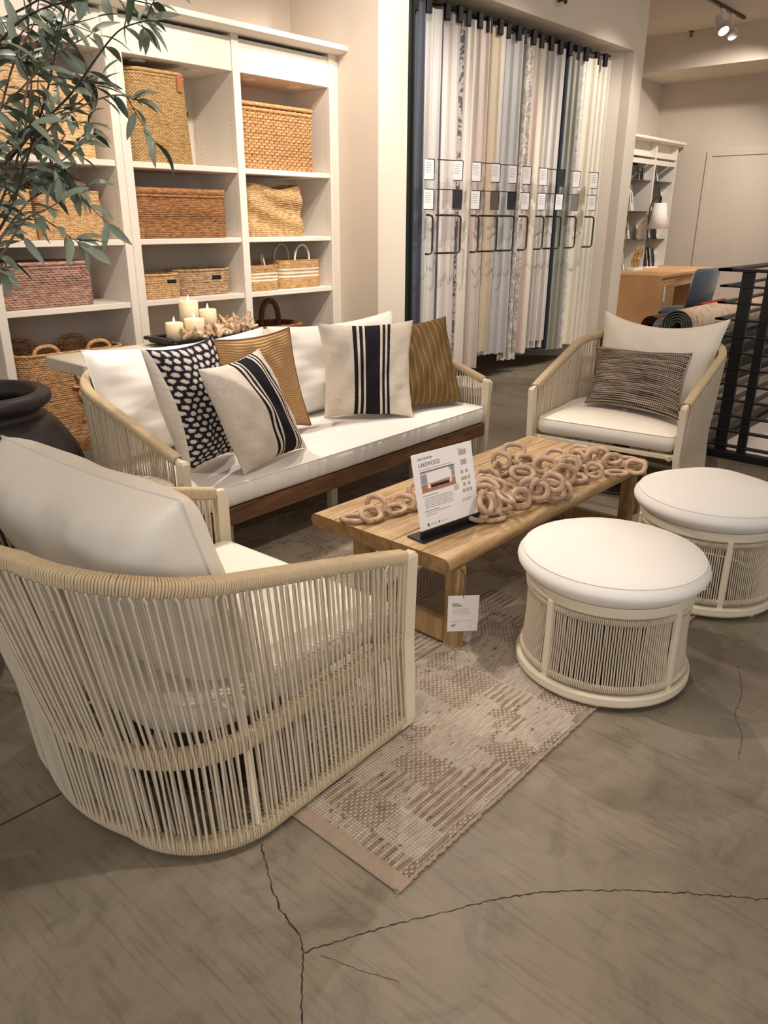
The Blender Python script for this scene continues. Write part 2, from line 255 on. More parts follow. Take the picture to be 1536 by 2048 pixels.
# ------------------------------------------------------------------ mesh builder
WL={}
def setp(o,label=None,cat=None,group=None,kind=None):
    if label: o['label']=label
    if cat: o['category']=cat
    if group: o['group']=group
    if kind: o['kind']=kind
    return o
def thing(name,label,cat,loc,group=None,rotz=0):
    o=bpy.data.objects.new(name,None); COL.objects.link(o); o.empty_display_size=.1
    o.location=loc; o.rotation_euler=(0,0,rotz); WL[o.name]=np.array(loc,float)
    return setp(o,label,cat,group)
class MB:
    def __init__(s): s.v=[];s.q=[];s.g=[];s.uv=[];s.n=0;s.mi=[];s.gi=[]
    def add(s,V,Q=None,G=None,UV=None,mi=0):
        V=np.asarray(V,float).reshape(-1,3); s.v.append(V)
        if Q is not None and len(Q):
            Q=np.asarray(Q,int); s.q.append(Q+s.n); s.mi.append(np.full(len(Q),mi))
        if G: 
            for g in G: s.g.append([i+s.n for i in g]); s.gi.append(mi)
        s.uv.append(np.zeros((len(V),2)) if UV is None else np.asarray(UV,float).reshape(-1,2)); s.n+=len(V); return s
    def grid(s,P,wu=False,wv=False,UV=None,mi=0,flip=False):
        P=np.asarray(P,float); n,m=P.shape[:2]
        i=np.arange(n if wu else n-1); j=np.arange(m if wv else m-1); I,J=np.meshgrid(i,j,indexing='ij')
        I2=(I+1)%n; J2=(J+1)%m
        Q=np.stack([I*m+J,I2*m+J,I2*m+J2,I*m+J2],-1).reshape(-1,4)
        if flip: Q=Q[:,::-1]
        return s.add(P.reshape(-1,3),Q,UV=None if UV is None else np.asarray(UV).reshape(-1,2),mi=mi)
    def box(s,x0,x1,y0,y1,z0,z1,c=.003,T=None,mi=0):
        x0,x1=min(x0,x1),max(x0,x1); y0,y1=min(y0,y1),max(y0,y1); z0,z1=min(z0,z1),max(z0,z1)
        c=min(c,(x1-x0)*.45,(y1-y0)*.45,(z1-z0)*.45)
        lo=np.array([x0,y0,z0]); hi=np.array([x1,y1,z1]); V=[];idx={}
        for sx in (0,1):
            for sy in (0,1):
                for sz in (0,1):
                    for ax in range(3):
                        p=[(lo[k]+c if q==0 else hi[k]-c) for k,q in enumerate((sx,sy,sz))]
                        p[ax]=lo[ax] if (sx,sy,sz)[ax]==0 else hi[ax]
                        idx[(sx,sy,sz,ax)]=len(V); V.append(p)
        G=[]
        def face(ids):
            P=np.array([V[i] for i in ids]); ce=P.mean(0); nrm=np.cross(P[1]-P[0],P[2]-P[0])
            if np.dot(nrm,ce-(lo+hi)/2)<0: ids=ids[::-1]
            G.append(ids)
        for ax in range(3):
            o=[a for a in range(3) if a!=ax]
            for sd in (0,1):
                ids=[]
                for a,b_ in ((0,0),(1,0),(1,1),(0,1)):
                    k=[0,0,0]; k[ax]=sd;k[o[0]]=a;k[o[1]]=b_; ids.append(idx[(*k,ax)])
                face(ids)
            for a in (0,1):
                for b_ in (0,1):
                    k0=[0,0,0];k0[o[0]]=a;k0[o[1]]=b_;k1=list(k0);k1[ax]=1
                    face([idx[(*k0,o[0])],idx[(*k1,o[0])],idx[(*k1,o[1])],idx[(*k0,o[1])]])
        for sx in (0,1):
            for sy in (0,1):
                for sz in (0,1): face([idx[(sx,sy,sz,a)] for a in range(3)])
        V=np.array(V)
        if T is not None: V=T(V)
        return s.add(V,None,G,mi=mi)
    def tube(s,P,r,k=8,closed=False,sq=(1,1),up=None,caps=True,mi=0,rad=None):
        P=np.asarray(P,float); n=len(P)
        if closed: t=np.roll(P,-1,0)-np.roll(P,1,0)
        else:
            t=np.gradient(P,axis=0)
        t/=np.linalg.norm(t,axis=1)[:,None]+1e-12
        u=np.array(up,float) if up is not None else (np.array([0,0,1.]) if abs(t[0][2])<.9 else np.array([1.,0,0]))
        A=np.zeros_like(P);
        if up is not None:
            A=u-t*(t@u)[:,None]
        else:
            a=u-t[0]*(t[0]@u)
            for i in range(n):
                a=a-t[i]*(t[i]@a); a/=np.linalg.norm(a)+1e-12; A[i]=a
        A/=np.linalg.norm(A,axis=1)[:,None]+1e-12
        B=np.cross(t,A); an=np.arange(k)*2*PI/k
        R=np.full(n,r) if np.isscalar(r) else np.asarray(r)
        Gd=P[:,None]+R[:,None,None]*(A[:,None]*np.cos(an)[None,:,None]*sq[0]+B[:,None]*np.sin(an)[None,:,None]*sq[1])
        base=s.n; s.grid(Gd,wu=closed,wv=True,mi=mi)
        if caps and not closed:
            s.g.append([base+i for i in range(k)][::-1]); s.gi.append(mi); s.g.append([base+(n-1)*k+i for i in range(k)]); s.gi.append(mi)
        return s
    def lathe(s,prof,c=(0,0,0),n=48,mi=0,UVs=None,squash=(1,1)):
        prof=np.asarray(prof,float); an=np.arange(n)*2*PI/n
        G=np.zeros((n,len(prof),3)); G[...,0]=np.cos(an)[:,None]*prof[:,0]*squash[0]; G[...,1]=np.sin(an)[:,None]*prof[:,0]*squash[1]; G[...,2]=prof[:,1]
        return s.grid(G+np.array(c),wu=True,mi=mi)
    def prism(s,poly,a,b,T=None,mi=0):
        n=len(poly); V=np.array([(x,y,a) for x,y in poly]+[(x,y,b) for x,y in poly])
        G=[list(range(n))[::-1],[n+i for i in range(n)]]; Q=[[i,(i+1)%n,n+(i+1)%n,n+i] for i in range(n)]
        if T is not None: V=T(V)
        return s.add(V,Q,G,mi=mi)
    def xf(s,fn):
        s.v=[fn(v) for v in s.v]; return s
    def build(s,name,mt,parent=None,smooth=False,label=None,cat=None,group=None,kind=None,origin=None,attr=None):
        V=np.concatenate(s.v)
        if parent is not None: o0=WL[parent.name]
        elif origin is not None: o0=np.array(origin,float)
        else:
            lo=V.min(0);hi=V.max(0); o0=np.array([(lo[0]+hi[0])/2,(lo[1]+hi[1])/2,lo[2]])
        me=bpy.data.meshes.new(name); me.vertices.add(len(V)); me.vertices.foreach_set('co',(V-o0).ravel())
        Q=np.concatenate(s.q) if s.q else np.zeros((0,4),int)
        ls=[Q.ravel()]; cnt=[np.full(len(Q),4)]
        if s.g: ls.append(np.array([i for g in s.g for i in g])); cnt.append(np.array([len(g) for g in s.g]))
        L=np.concatenate(ls).astype(np.int32); Cn=np.concatenate(cnt).astype(np.int32); St=np.concatenate([[0],np.cumsum(Cn)[:-1]]).astype(np.int32)
        me.loops.add(len(L)); me.loops.foreach_set('vertex_index',L)
        me.polygons.add(len(Cn)); me.polygons.foreach_set('loop_start',St); me.polygons.foreach_set('loop_total',Cn)
        mi=np.concatenate([np.concatenate(s.mi) if s.mi else np.zeros(0),np.array(s.gi)]).astype(np.int32)
        mats=mt if isinstance(mt,(list,tuple)) else [mt]
        for x in mats: me.materials.append(x)
        me.polygons.foreach_set('material_index',mi)
        me.polygons.foreach_set('use_smooth',np.full(len(Cn),bool(smooth)))
        me.update(calc_edges=True)
        UV=np.concatenate(s.uv)
        if UV.any():
            ul=me.uv_layers.new(name='UVMap'); ul.data.foreach_set('uv',UV[L].ravel())
        if attr is not None:
            at=me.attributes.new('gap_shade','FLOAT','POINT'); at.data.foreach_set('value',np.concatenate([attr,np.zeros(len(V)-len(attr))]).astype(np.float32))
        if smooth=='auto':
            pass
        o=bpy.data.objects.new(name,me); COL.objects.link(o)
        if parent is not None: o.parent=parent
        else: o.location=o0
        WL[o.name]=o0
        return setp(o,label,cat,group,kind)
def copy_tree(o,parent=None):
    c=o.copy(); COL.objects.link(c); c.parent=parent
    WL[c.name]=WL.get(o.name,np.zeros(3))
    for ch in [x for x in bpy.data.objects if x.parent==o]: copy_tree(ch,c)
    return c
def struct(name,mb,m,parent=None,smooth=False):
    return mb.build(name,m,parent,smooth=smooth,kind='structure')
def bx(*a,**k): return MB().box(*a,**k)
def smoothpath(P,n=40):
    P=np.asarray(P,float); m=len(P)
    t=np.linspace(0,m-1,n); out=[]
    for u in t:
        i=min(int(u),m-2); fr=u-i
        p0=P[max(i-1,0)];p1=P[i];p2=P[i+1];p3=P[min(i+2,m-1)]
        out.append(.5*((2*p1)+(-p0+p2)*fr+(2*p0-5*p1+4*p2-p3)*fr**2+(-p0+3*p1-3*p2+p3)*fr**3))
    return np.array(out)
def textmesh(txt,size,m,Tm,name,parent,bold=0,align='LEFT',sx=1.0):
    cu=bpy.data.curves.new(name,'FONT'); cu.body=txt; cu.size=size; cu.align_x=align; cu.offset=bold; cu.extrude=.00015
    o=bpy.data.objects.new(name+'_tmp',cu); COL.objects.link(o); dg=bpy.context.evaluated_depsgraph_get(); dg.update()
    me=bpy.data.meshes.new_from_object(o.evaluated_get(dg)); bpy.data.objects.remove(o)
    V=np.array([v.co[:] for v in me.vertices]); V[:,0]*=sx; V=Tm(V)
    o0=WL[parent.name]
    me.vertices.foreach_set('co',(V-o0).ravel()); me.materials.clear(); me.materials.append(m); me.update()
    ob=bpy.data.objects.new(name,me); COL.objects.link(ob); ob.parent=parent; WL[ob.name]=o0; return ob
# ------------------------------------------------------------------ ROOM
YB=4.55; YC=4.15; XC=4.562
# floor with stair well beyond the railing
fl=MB(); RX,RY=5.33,1.86
for (a,b,c,d) in ((-3,RX,-4,8),(RX,14,RY,8)): fl.box(a,b,c,d,-.2,0,c=0.0001)
FLOOR=struct('floor',fl,M['floor'])
lo_=MB().box(RX,14,-6,RY,-3.3,-3.2,c=.001); struct('floor_lower',lo_,M['wall'])
lw=MB().box(13.8,14,-6,RY,-3.2,0,c=.001); struct('wall_stairwell',lw,M['wall'])
lw=MB().box(RX,14,RY-.02,RY-.005,-3.2,-.0,c=.001); struct('wall_stairwell_side',lw,M['wall'])
def crack(pts,w=.003,z=.0006,k=7):
    P=np.array([atz(x,y,z) for x,y in pts]); out=[]
    for a,b in zip(P[:-1],P[1:]):
        n=max(2,int(np.linalg.norm(b-a)/.009))
        for i in range(n):
            p=a+(b-a)*i/n; out.append(p+np.array([rng.normal(0,.0017),rng.normal(0,.0017),0]))
    out.append(P[-1]); P=np.array(out); t=np.gradient(P,axis=0); t/=np.linalg.norm(t,axis=1)[:,None]; nn=np.stack([-t[:,1],t[:,0],t[:,2]*0],-1)
    wd=(w*(.5+rng.rand(len(P))))[:,None]
    return np.stack([P-nn*wd/2,P+nn*wd/2],1)
for nm,pts,w in (('floor_crack',[(522,1690),(540,1760),(560,1820),(600,1870),(606,1905),(604,1960),(602,2060)],.0032),
              ('floor_crack',[(606,1905),(700,1875),(800,1845),(900,1822),(980,1800),(1100,1782),(1260,1780),(1400,1788),(1560,1800)],.0026),
              ('floor_crack',[(30,1385),(60,1420),(75,1470),(100,1510),(115,1560)],.0024),
              ('floor_crack',[(1476,1330),(1484,1380),(1470,1430),(1484,1470),(1478,1520)],.0014),
              ('floor_crack',[(640,1910),(720,1940),(800,1965)],.001)):
    mb=MB(); mb.grid(crack(pts,w)); mb.build(nm,M['crack'],FLOOR,label='thin crack in the concrete')
jt=MB()
for a,b in (((-60,1682),(148,1574)),((1476,1196),(1560,1222))):
    A,B=atz(*a,.0006),atz(*b,.0006); d=(B-A)/np.linalg.norm(B-A); n=np.array([-d[1],d[0],0])*.0025
    jt.grid(np.array([[A-n,A+n],[B-n,B+n]]))
jt.build('expansion_joint',M['crack'],FLOOR)
# walls
XO0,XO1,ZO=4.885,8.50,3.14; XE=8.74
struct('wall_back',bx(-3,XC,5.06,5.2,0,4.1,c=.001),M['wall'])
w=MB(); w.box(XC,XO0,YC,5.2,0,4.1,c=.002); struct('wall_pier',w,M['wall'])
w=MB(); w.box(XO0,XO1,YC,YC+.28,ZO,4.1,c=.001); w.box(XO0,XO1,YC+.28,5.3,ZO,ZO+.1,c=.001); struct('wall_header',w,M['wall'])
w=MB(); w.prism([(XO1,YC),(XE,YC),(XE,7.4),(XE-.1,7.4),(XE-.1,5.3),(7.6,5.3),(XO1-.02,YC+.1)],0,4.1); struct('wall_right_pier',w,M['wall'])
struct('wall_niche',bx(XO0,7.7,5.2,5.3,0,ZO,c=.001),M['wall'])
w=MB()
A=np.array([XO1-.035,YC+.12]);B=np.array([7.6,5.285]); d=(B-A)/np.linalg.norm(B-A); n=np.array([-d[1],d[0]]);
if n[0]>0: n=-n
w.prism([tuple(A),tuple(B),tuple(B+n*.014),tuple(A+n*.014)],0,.12); struct('baseboard_niche',w,M['case'])
XD=13.3
struct('wall_far_bookcase',bx(XE,XD,5.95,6.05,0,4.1,c=.001),M['wallfar'])
w=MB(); w.box(XD,XD+.12,-4,6.05,0,4.1,c=.001); struct('wall_door',w,M['wallfar'])
Zc=4.0
struct('ceiling',bx(-3,14,-4,8,Zc,Zc+.1,c=.001),M['ceil'])
struct('trim_beam',bx(12.2,XD,-4,5.95,3.54,Zc,c=.002),M['wall'])
# tall flush door in the far wall
dz=atx(1421,302,XD)[2]; dy=atx(1424,302,XD)[1]
w=MB(); w.box(XD-.03,XD,dy-.02,dy+.06,0,dz+.0,c=.003); w.box(XD-.029,XD,1.6,dy-.021,dz-.08,dz,c=.003); w.box(XD-.03,XD,1.6,1.66,0,dz-.08,c=.003)
D=struct('door_1',bx(XD-.012,XD,1.66,dy-.02,0.01,dz-.08,c=.002),M['wallfar']); w.build('door_frame',M['wallfar'],D)
h_=MB().tube([(XD-.06,2.0,1.0),(XD-.06,2.12,1.0)],.01); h_.tube([(XD-.012,2.0,1.0),(XD-.06,2.0,1.0)],.009); h_.build('door_handle',M['steel'],D,smooth=True)
# ------------------------------------------------------------------ BOOKCASES
def shelfpins(mb,x,y0,y1,z0,z1,side):
    for yy in (y0+.05,y1-.06):
        z=z0+.08
        while z<z1-.05:
            mb.box(x-.0012 if side<0 else x-.0002,x+.0002 if side<0 else x+.0012,yy-.002,yy+.002,z-.002,z+.002,c=.0002); z+=.032
def bookcase(label,stiles,bays,Y,depth,ztop,shelves,valz,sthick=.035,smat=None,name='bookcase',crown=None,spec=None):
    x0=stiles[0][0];x1=stiles[-1][1]
    t=thing(name,label,'bookcase',((x0+x1)/2,Y+depth/2,0))
    for a,b in stiles: bx(a,b,Y,Y+depth,0,ztop,c=.003).build('side_panel',M['case'],t)
    bx(x0,x1,Y+depth-.015,Y+depth,.1,ztop,c=.001).build('back_panel',M['case_back'],t)
    for a,b in bays:
        bx(a,b,Y+.02,Y+depth-.015,0,.1,c=.002).build('plinth',M['case'],t)
        v=MB(); v.box(a,b,Y+.012,Y+.03,valz,ztop-.02,c=.002); v.box(a,b,Y+.03,Y+depth-.015,valz,valz+.02,c=.001); v.build('valance',M['case'],t)
        pk=MB()
        for fx in (.25,.75): pk.lathe([(0,-.012),(.042,-.012),(.05,-.008),(.052,0),(0,0)],(a+(b-a)*fx,Y+.17,valz),24)
        pk.build('puck_light',M['case'],t,smooth=True)
        for z in shelves:
            s_=MB().box(a,b,Y+.012,Y+depth-.02,z-sthick,z,c=.003)
            s_.build('shelf',smat or M['case'],t)
        ph=MB(); shelfpins(ph,b,Y,Y+depth,.15,valz,-1); shelfpins(ph,a,Y,Y+depth,.15,valz,1); ph.build('pin_holes',M['crack'],t,kind='stuff')
    return t
SH=[1.0,1.378,1.826]
bookcase('tall white bookcase of two bays, left unit behind the olive tree',[(1.0,1.06),(1.83,1.882),(2.67,2.722)],[(1.06,1.83),(1.882,2.67)],YB,.47,2.62,SH,2.405)
bookcase('tall white bookcase of two bays, right unit next to the wall corner',[(2.724,2.782),(3.585,3.645),(4.464,4.52)],[(2.782,3.585),(3.645,4.464)],YB,.47,2.62,SH,2.405)
struct('trim_1',bx(4.52,XC,YB+.01,YB+.05,0,2.62,c=.002),M['case'])
cr=MB(); prof=[(-.10,.0),(-.10,.028),(-.09,.034),(.47,.034),(.47,-.018),(-.005,-.018),(-.02,-.018),(-.06,-.012)]
cr.prism([(YB+a,2.638+b) for a,b in prof],1.0,XC,T=lambda V:np.stack([V[:,2],V[:,0],V[:,1]],1))
cr.build('crown_moulding',M['case'],label='long white crown moulding capping both tall bookcases',cat='moulding')
# ------------------------------------------------------------------ BASKETS
def superell(w,d,r,n):
    # rounded rectangle outline, returns pts and arclen
    r=min(r,w/2-.001,d/2-.001); segs=[]
    def arc(cx_,cy_,a0): 
        return [(cx_+r*math.cos(a0+t),cy_+r*math.sin(a0+t)) for t in np.linspace(0,PI/2,14)]
    pts=arc(w/2-r,-d/2+r,-PI/2)+arc(w/2-r,d/2-r,0)+arc(-w/2+r,d/2-r,PI/2)+arc(-w/2+r,-d/2+r,PI)
    P=np.array(pts+[pts[0]]); L=np.concatenate([[0],np.cumsum(np.linalg.norm(np.diff(P,axis=0),axis=1))])
    s=np.linspace(0,L[-1],n,endpoint=False); return np.stack([np.interp(s,L,P[:,0]),np.interp(s,L,P[:,1])],1),s,L[-1]
def disp(pat,u,v,a,b,A,per):
    na=max(2,round(per/a/2)*2); uu=u/per*na; row=np.floor(v/b); fv=v/b-row; pr=np.sqrt(np.maximum(0,1-(2*fv-1)**2))
    if pat=='wicker': return 1.5*A*pr*(.1+.9*np.abs(np.sin(PI*(uu/1+.5*row))))
    if pat=='coil': return 1.4*A*pr*(.85+.15*np.abs(np.sin(PI*uu*3+row*1.3)))
    if pat=='braid':
        return 1.6*A*pr*(.25+.75*np.abs(np.sin(PI*(uu+(row%2*2-1)*fv*.5))))
    if pat=='twist': return 1.5*A*pr*(.35+.65*np.abs(np.sin(PI*(uu+fv*.8+.37*row))))
    return A*pr
def rope_ring(mb,P,r,twist=.03,k=8,A=.25,closed=True):
    P=np.asarray(P); n=len(P); mb.tube(P,r*(1+A*np.abs(np.sin(np.linspace(0,PI*max(2,round(np.sum(np.linalg.norm(np.diff(P,axis=0),axis=1))/twist)),n)))),k,closed=closed)
def basket(name,label,c,w,d,h,m,pat='wicker',a=.022,b=.01,A=.003,r=.03,taper=(1,1),rim=.006,group=None,lid=False,slouch=0,rot=0,res=1.0,open_=True,yaw=0,bulge=0):
    t=thing(name,label,'basket',c,group)
    n=int(min(560,max(160,(2*(w+d))/a*6*res))); pts,s,per=superell(w,d,r,n)
    m_=int(min(240,max(24,h/b*5*res))); v=np.linspace(0,h,m_)
    U,V=np.meshgrid(s,v,indexing='ij'); D=disp(pat,U,V,a,b,A,per)
    nr=np.roll(pts,-1,0)-np.roll(pts,1,0); nr/=np.linalg.norm(nr,axis=1)[:,None]; nn=np.stack([nr[:,1],-nr[:,0]],1)
    sc=taper[0]+(taper[1]-taper[0])*(v/h)+bulge*np.sin(PI*v/h)
    P=np.zeros((n,m_,3)); P[...,0]=pts[:,0][:,None]*sc+nn[:,0][:,None]*D; P[...,1]=pts[:,1][:,None]*sc+nn[:,1][:,None]*D; P[...,2]=V
    if slouch:
        kx=pts[:,0]/w*2
        P[...,2]*=1-slouch*(.5+.5*np.cos(kx*PI*1.0))[:,None]*.35+.06*slouch*np.sin(7*U)
        P[...,1]+=slouch*.05*np.sin(9*V/h*1.3+2*pts[:,0][:,None]/w*3)*np.sin(PI*V/h)
    cz=np.array(c); cyw,syw=math.cos(yaw),math.sin(yaw)
    def tr(Q):
        Q=np.asarray(Q,float); o=Q.copy(); o[...,0]=Q[...,0]*cyw-Q[...,1]*syw; o[...,1]=Q[...,0]*syw+Q[...,1]*cyw; return o+cz
    mb=MB(); mb.grid(tr(P),wu=True,UV=np.stack([U,V/h],-1))
    # inner wall + bottom
    Pi=P[:,::max(1,m_//24),:].copy(); Pi[...,0]*=(w-.016)/w; Pi[...,1]*=(d-.016)/d; mb.grid(tr(Pi),wu=True,flip=True)
    for zz in (.001,.008):
        mb.add(tr(np.concatenate([np.c_[pts*taper[0]*.995,np.full(n,zz)]])),None,[list(range(n))[::-1 if zz<.005 else 1]])
    dn=D/D.max(); mb.build('woven_body',m,t,smooth=True,attr=np.clip((.5-dn)/.4,0,1).ravel())  # low spots of the weave receive the painted gap shade
    top=P[:,-1,:].copy(); top[:,:2]*=.99; nb=MB(); rope_ring(nb,tr(top[::1]),rim,a*1.2); nb.build('rim',m,t,smooth=True)
    if lid:
        lb=MB(); hh=.03 if lid is True else lid; gap=.004
        z=np.linspace(0,hh,10); G=np.zeros((n,10,3)); k=1.02; bulg=np.sin(z/hh*PI)*.006
        G[...,0]=(pts[:,0][:,None])*(taper[1]*k)+nn[:,0][:,None]*bulg; G[...,1]=(pts[:,1][:,None])*(taper[1]*k)+nn[:,1][:,None]*bulg; G[...,2]=h+gap+rim+z
        nt_=.0016*np.abs(np.sin(s/a*PI*3))[:,None]; G[...,0]+=nn[:,0][:,None]*nt_; G[...,1]+=nn[:,1][:,None]*nt_
        lb.grid(tr(G),wu=True)
        for zz in (0,hh): lb.add(tr(np.c_[pts*taper[1]*k,np.full(n,h+gap+rim+zz)]),None,[list(range(n))[::-1 if zz==0 else 1]])
        lb.build('lid',m,t,smooth=True)
    t['_']=0; del t['_']
    return t,tr,(w,d,h)
def handle(t,tr,p0,p1,hgt,r,m,lean=(0,0),name='handle',twist=.02):
    p0,p1=np.array(p0,float),np.array(p1,float); u=np.linspace(0,PI,26)
    P=p0+(p1-p0)*((1-np.cos(u))/2)[:,None]+np.array([lean[0],lean[1],1.])*(np.sin(u)**.7*hgt)[:,None]
    P=np.vstack([p0-np.array([0,0,.02]),P,p1-np.array([0,0,.02])]); P=smoothpath(P,70)
    mb=MB(); rope_ring(mb,tr(P),r,twist,closed=False); mb.build(name,m,t,smooth=True)
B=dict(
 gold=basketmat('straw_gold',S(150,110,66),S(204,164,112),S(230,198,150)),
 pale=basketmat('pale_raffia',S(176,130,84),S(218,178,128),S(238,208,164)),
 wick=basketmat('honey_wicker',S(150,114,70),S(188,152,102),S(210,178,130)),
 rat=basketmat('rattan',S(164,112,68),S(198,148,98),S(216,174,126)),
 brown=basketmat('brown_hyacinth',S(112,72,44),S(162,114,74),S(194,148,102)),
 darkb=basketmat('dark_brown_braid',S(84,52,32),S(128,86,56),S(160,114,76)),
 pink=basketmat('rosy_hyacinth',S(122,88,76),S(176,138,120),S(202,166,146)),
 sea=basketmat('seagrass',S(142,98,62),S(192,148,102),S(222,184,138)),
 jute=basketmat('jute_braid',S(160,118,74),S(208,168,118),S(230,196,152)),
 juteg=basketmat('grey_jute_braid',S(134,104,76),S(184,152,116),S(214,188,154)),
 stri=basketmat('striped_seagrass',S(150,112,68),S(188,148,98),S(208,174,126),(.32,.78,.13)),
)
def bpos(xl,xr,yb,yt,z0,Yf=4.6,depth=.32):
    A_=aty(xl,yb,Yf);B_=aty(xr,yb,Yf); T_=aty(xr,yt,Yf)
    w=B_[0]-A_[0]; return ((A_[0]+B_[0])/2,Yf+depth/2,z0),w,depth,T_[2]-z0
s1,s2,s3=SH[2]+.001,SH[1]+.001,SH[0]+.001
c,w,d,h=bpos(-60,207,322,157,s1,4.63,.3)
c=(2.255,c[1],c[2]); w=.70
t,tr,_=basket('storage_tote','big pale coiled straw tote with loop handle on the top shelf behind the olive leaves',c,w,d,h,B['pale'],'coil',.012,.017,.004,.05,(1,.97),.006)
handle(t,tr,(w*.18,-d*.0,h),(w*.34,d*.0,h),.10,.009,B['gold'],name='handle')
c,w,d,h=bpos(95,216,481,385,s2,4.63,.3); w=.42; c=(2.40,c[1],c[2])
t,tr,_=basket('storage_tote','pale braided tote with two brown handles on the middle shelf of the left bay',c,w,d,h,B['jute'],'braid',.022,.011,.003,.05,(1,.92),.005)
for yy in (-.1,.1): handle(t,tr,(-.15,yy,h-.01),(.13,yy,h-.01),.085,.012,B['darkb'],lean=(0,.1))
c=(2.035,4.78,s2)
t,tr,_=basket('storage_tote','pale woven tote at the far left of the middle shelf, behind leaves',c,.28,.3,h,B['pale'],'braid',.022,.011,.003,.05,(1,.94),.005)
for yy in (-.1,.1): handle(t,tr,(-.08,yy,h-.01),(.08,yy,h-.01),.07,.011,B['darkb'],lean=(0,.1))
c,w,d,h=bpos(10,190,615,540,s3,4.62,.34); 
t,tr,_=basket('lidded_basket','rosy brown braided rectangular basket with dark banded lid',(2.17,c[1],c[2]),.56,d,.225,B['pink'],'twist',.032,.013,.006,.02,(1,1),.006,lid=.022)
# hamper
c,w,d,h=bpos(268,400,330,160,s1,4.62,.33)
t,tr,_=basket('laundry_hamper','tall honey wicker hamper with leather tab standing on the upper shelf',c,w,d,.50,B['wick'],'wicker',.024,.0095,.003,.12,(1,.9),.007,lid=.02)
q=MB().box(c[0]+.12,c[0]+.155,c[1]-d/2-.0,c[1]-d/2+.012,c[2]+.42,c[2]+.52,c=.003); q.build('leather_tab',M['leather'],t,label='tan leather tab')
q=MB().box(c[0]+w*.5+.003,c[0]+w*.5+.02,c[1]-.05,c[1]-.01,c[2]+.30,c[2]+.33,c=.002); q.build('hinge',M['black'],t,label='small black hinge')
c,w,d,h=bpos(278,455,478,392,s2,4.6,.36)
basket('lidded_basket','brown rectangular woven basket with thick rolled lid in the middle bay',c,w,d,h-.01,B['brown'],'twist',.026,.011,.005,.03,(1,1),.008,lid=.035)
c,w,d,h=bpos(290,368,597,540,s3,4.62,.2)
t1,tr1,_=basket('storage_bin','small oval braided jute bin with cut handle, left of a larger one',c,w*.97,.22,.15,B['jute'],'braid',.02,.014,.004,.08,(1,1),.007,bulge=.02)
q=MB(); q.box(c[0]+.02,c[0]+.09,c[1]-.122,c[1]-.108,c[2]+.095,c[2]+.12,c=.006); q.build('hand_hole',M['urnin'],t1,label='dark cut-out hand hole')
c,w,d,h=bpos(370,475,590,530,s3,4.62,.28)
t1,tr1,_=basket('storage_bin','larger oval grey-tan braided jute bin with cut handle',(c[0],c[1]+.02,c[2]),w*.98,.28,.165,B['juteg'],'braid',.02,.014,.004,.11,(1,1),.007,bulge=.02)
q=MB(); q.box(c[0]+.02,c[0]+.1,c[1]-.132,c[1]-.116,c[2]+.10,c[2]+.128,c=.006); q.build('hand_hole',M['urnin'],t1,label='dark cut-out hand hole')
# rattan box
c,w,d,h=bpos(488,627,345,228,s1,4.62,.34)
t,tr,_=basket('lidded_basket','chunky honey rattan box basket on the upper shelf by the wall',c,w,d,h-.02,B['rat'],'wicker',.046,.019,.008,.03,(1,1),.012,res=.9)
l=MB(); pts,_,_=superell(w+.01,d+.01,.03,300); 
rope_ring(l,tr(np.c_[pts,np.full(300,h+.012)]),.013,.03,10,.18); l.add(tr(np.c_[pts,np.full(300,h+.015)]),None,[list(range(300))]); l.build('lid',B['rat'],t,smooth=True)
c,w,d,h=bpos(500,612,474,378,s2,4.64,.22)
basket('storage_tote','slouching golden straw tote with folded top, middle shelf by the wall',c,w,d,h+.02,B['gold'],'braid',.016,.014,.004,.06,(1,.95),.004,slouch=.35)
c,w,d,h=bpos(504,563,582,530,s3,4.6,.2)
t,tr,_=basket('storage_basket','small white striped seagrass basket with one handle, left of its larger twin',c,w,.2,h,B['stri'],'coil',.01,.008,.002,.06,(1,1),.003,group=None)
handle(t,tr,(.06,-.02,h-.02),(.10,.06,h-.02),.09,.006,M['cream_fab'],lean=(-.2,0))
c,w,d,h=bpos(566,641,577,518,s3,4.64,.24)
t,tr,_=basket('storage_basket','larger white striped seagrass basket with tall cream handle loops',c,w+.03,.26,h,B['stri'],'coil',.01,.008,.002,.07,(1,1),.003)
for yy in (-.12,.12): handle(t,tr,(-.07,yy,h-.03),(.08,yy,h-.03),.14,.007,M['cream_fab'],lean=(.05,0))
c=(3.98,4.78,.101)
t,tr,_=basket('storage_basket','brown braided basket with a tall thick hoop handle in the lowest right compartment',c,.48,.34,.62,B['darkb'],'braid',.036,.026,.009,.12,(.9,1),.014)
handle(t,tr,(.02,.12,.6),(.2,.12,.6),.19,.018,B['darkb']); handle(t,tr,(-.2,-.05,.6),(-.2,.12,.6),.14,.016,B['jute'])
c=(2.27,4.775,.101)
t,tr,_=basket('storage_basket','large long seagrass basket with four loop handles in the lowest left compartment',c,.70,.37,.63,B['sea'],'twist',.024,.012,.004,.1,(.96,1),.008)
for yy in (-.175,.175):
    for x0_ in (-.2,.14): handle(t,tr,(x0_-.05,yy,.62),(x0_+.1,yy,.62),.06,.011,B['sea'])
q=MB(); rope_ring(q,tr(smoothpath([(-.02,-.195,.5),(.0,-.2,.44),(-.01,-.195,.36),(.02,-.2,.3),(.0,-.195,.2)],60)),.009,.02,closed=False); rope_ring(q,tr(smoothpath([(-.05,-.195,.42),(.02,-.205,.41),(.08,-.195,.42)],30)),.008,.02,closed=False)
q.build('rope_knot',B['sea'],t,smooth=True)
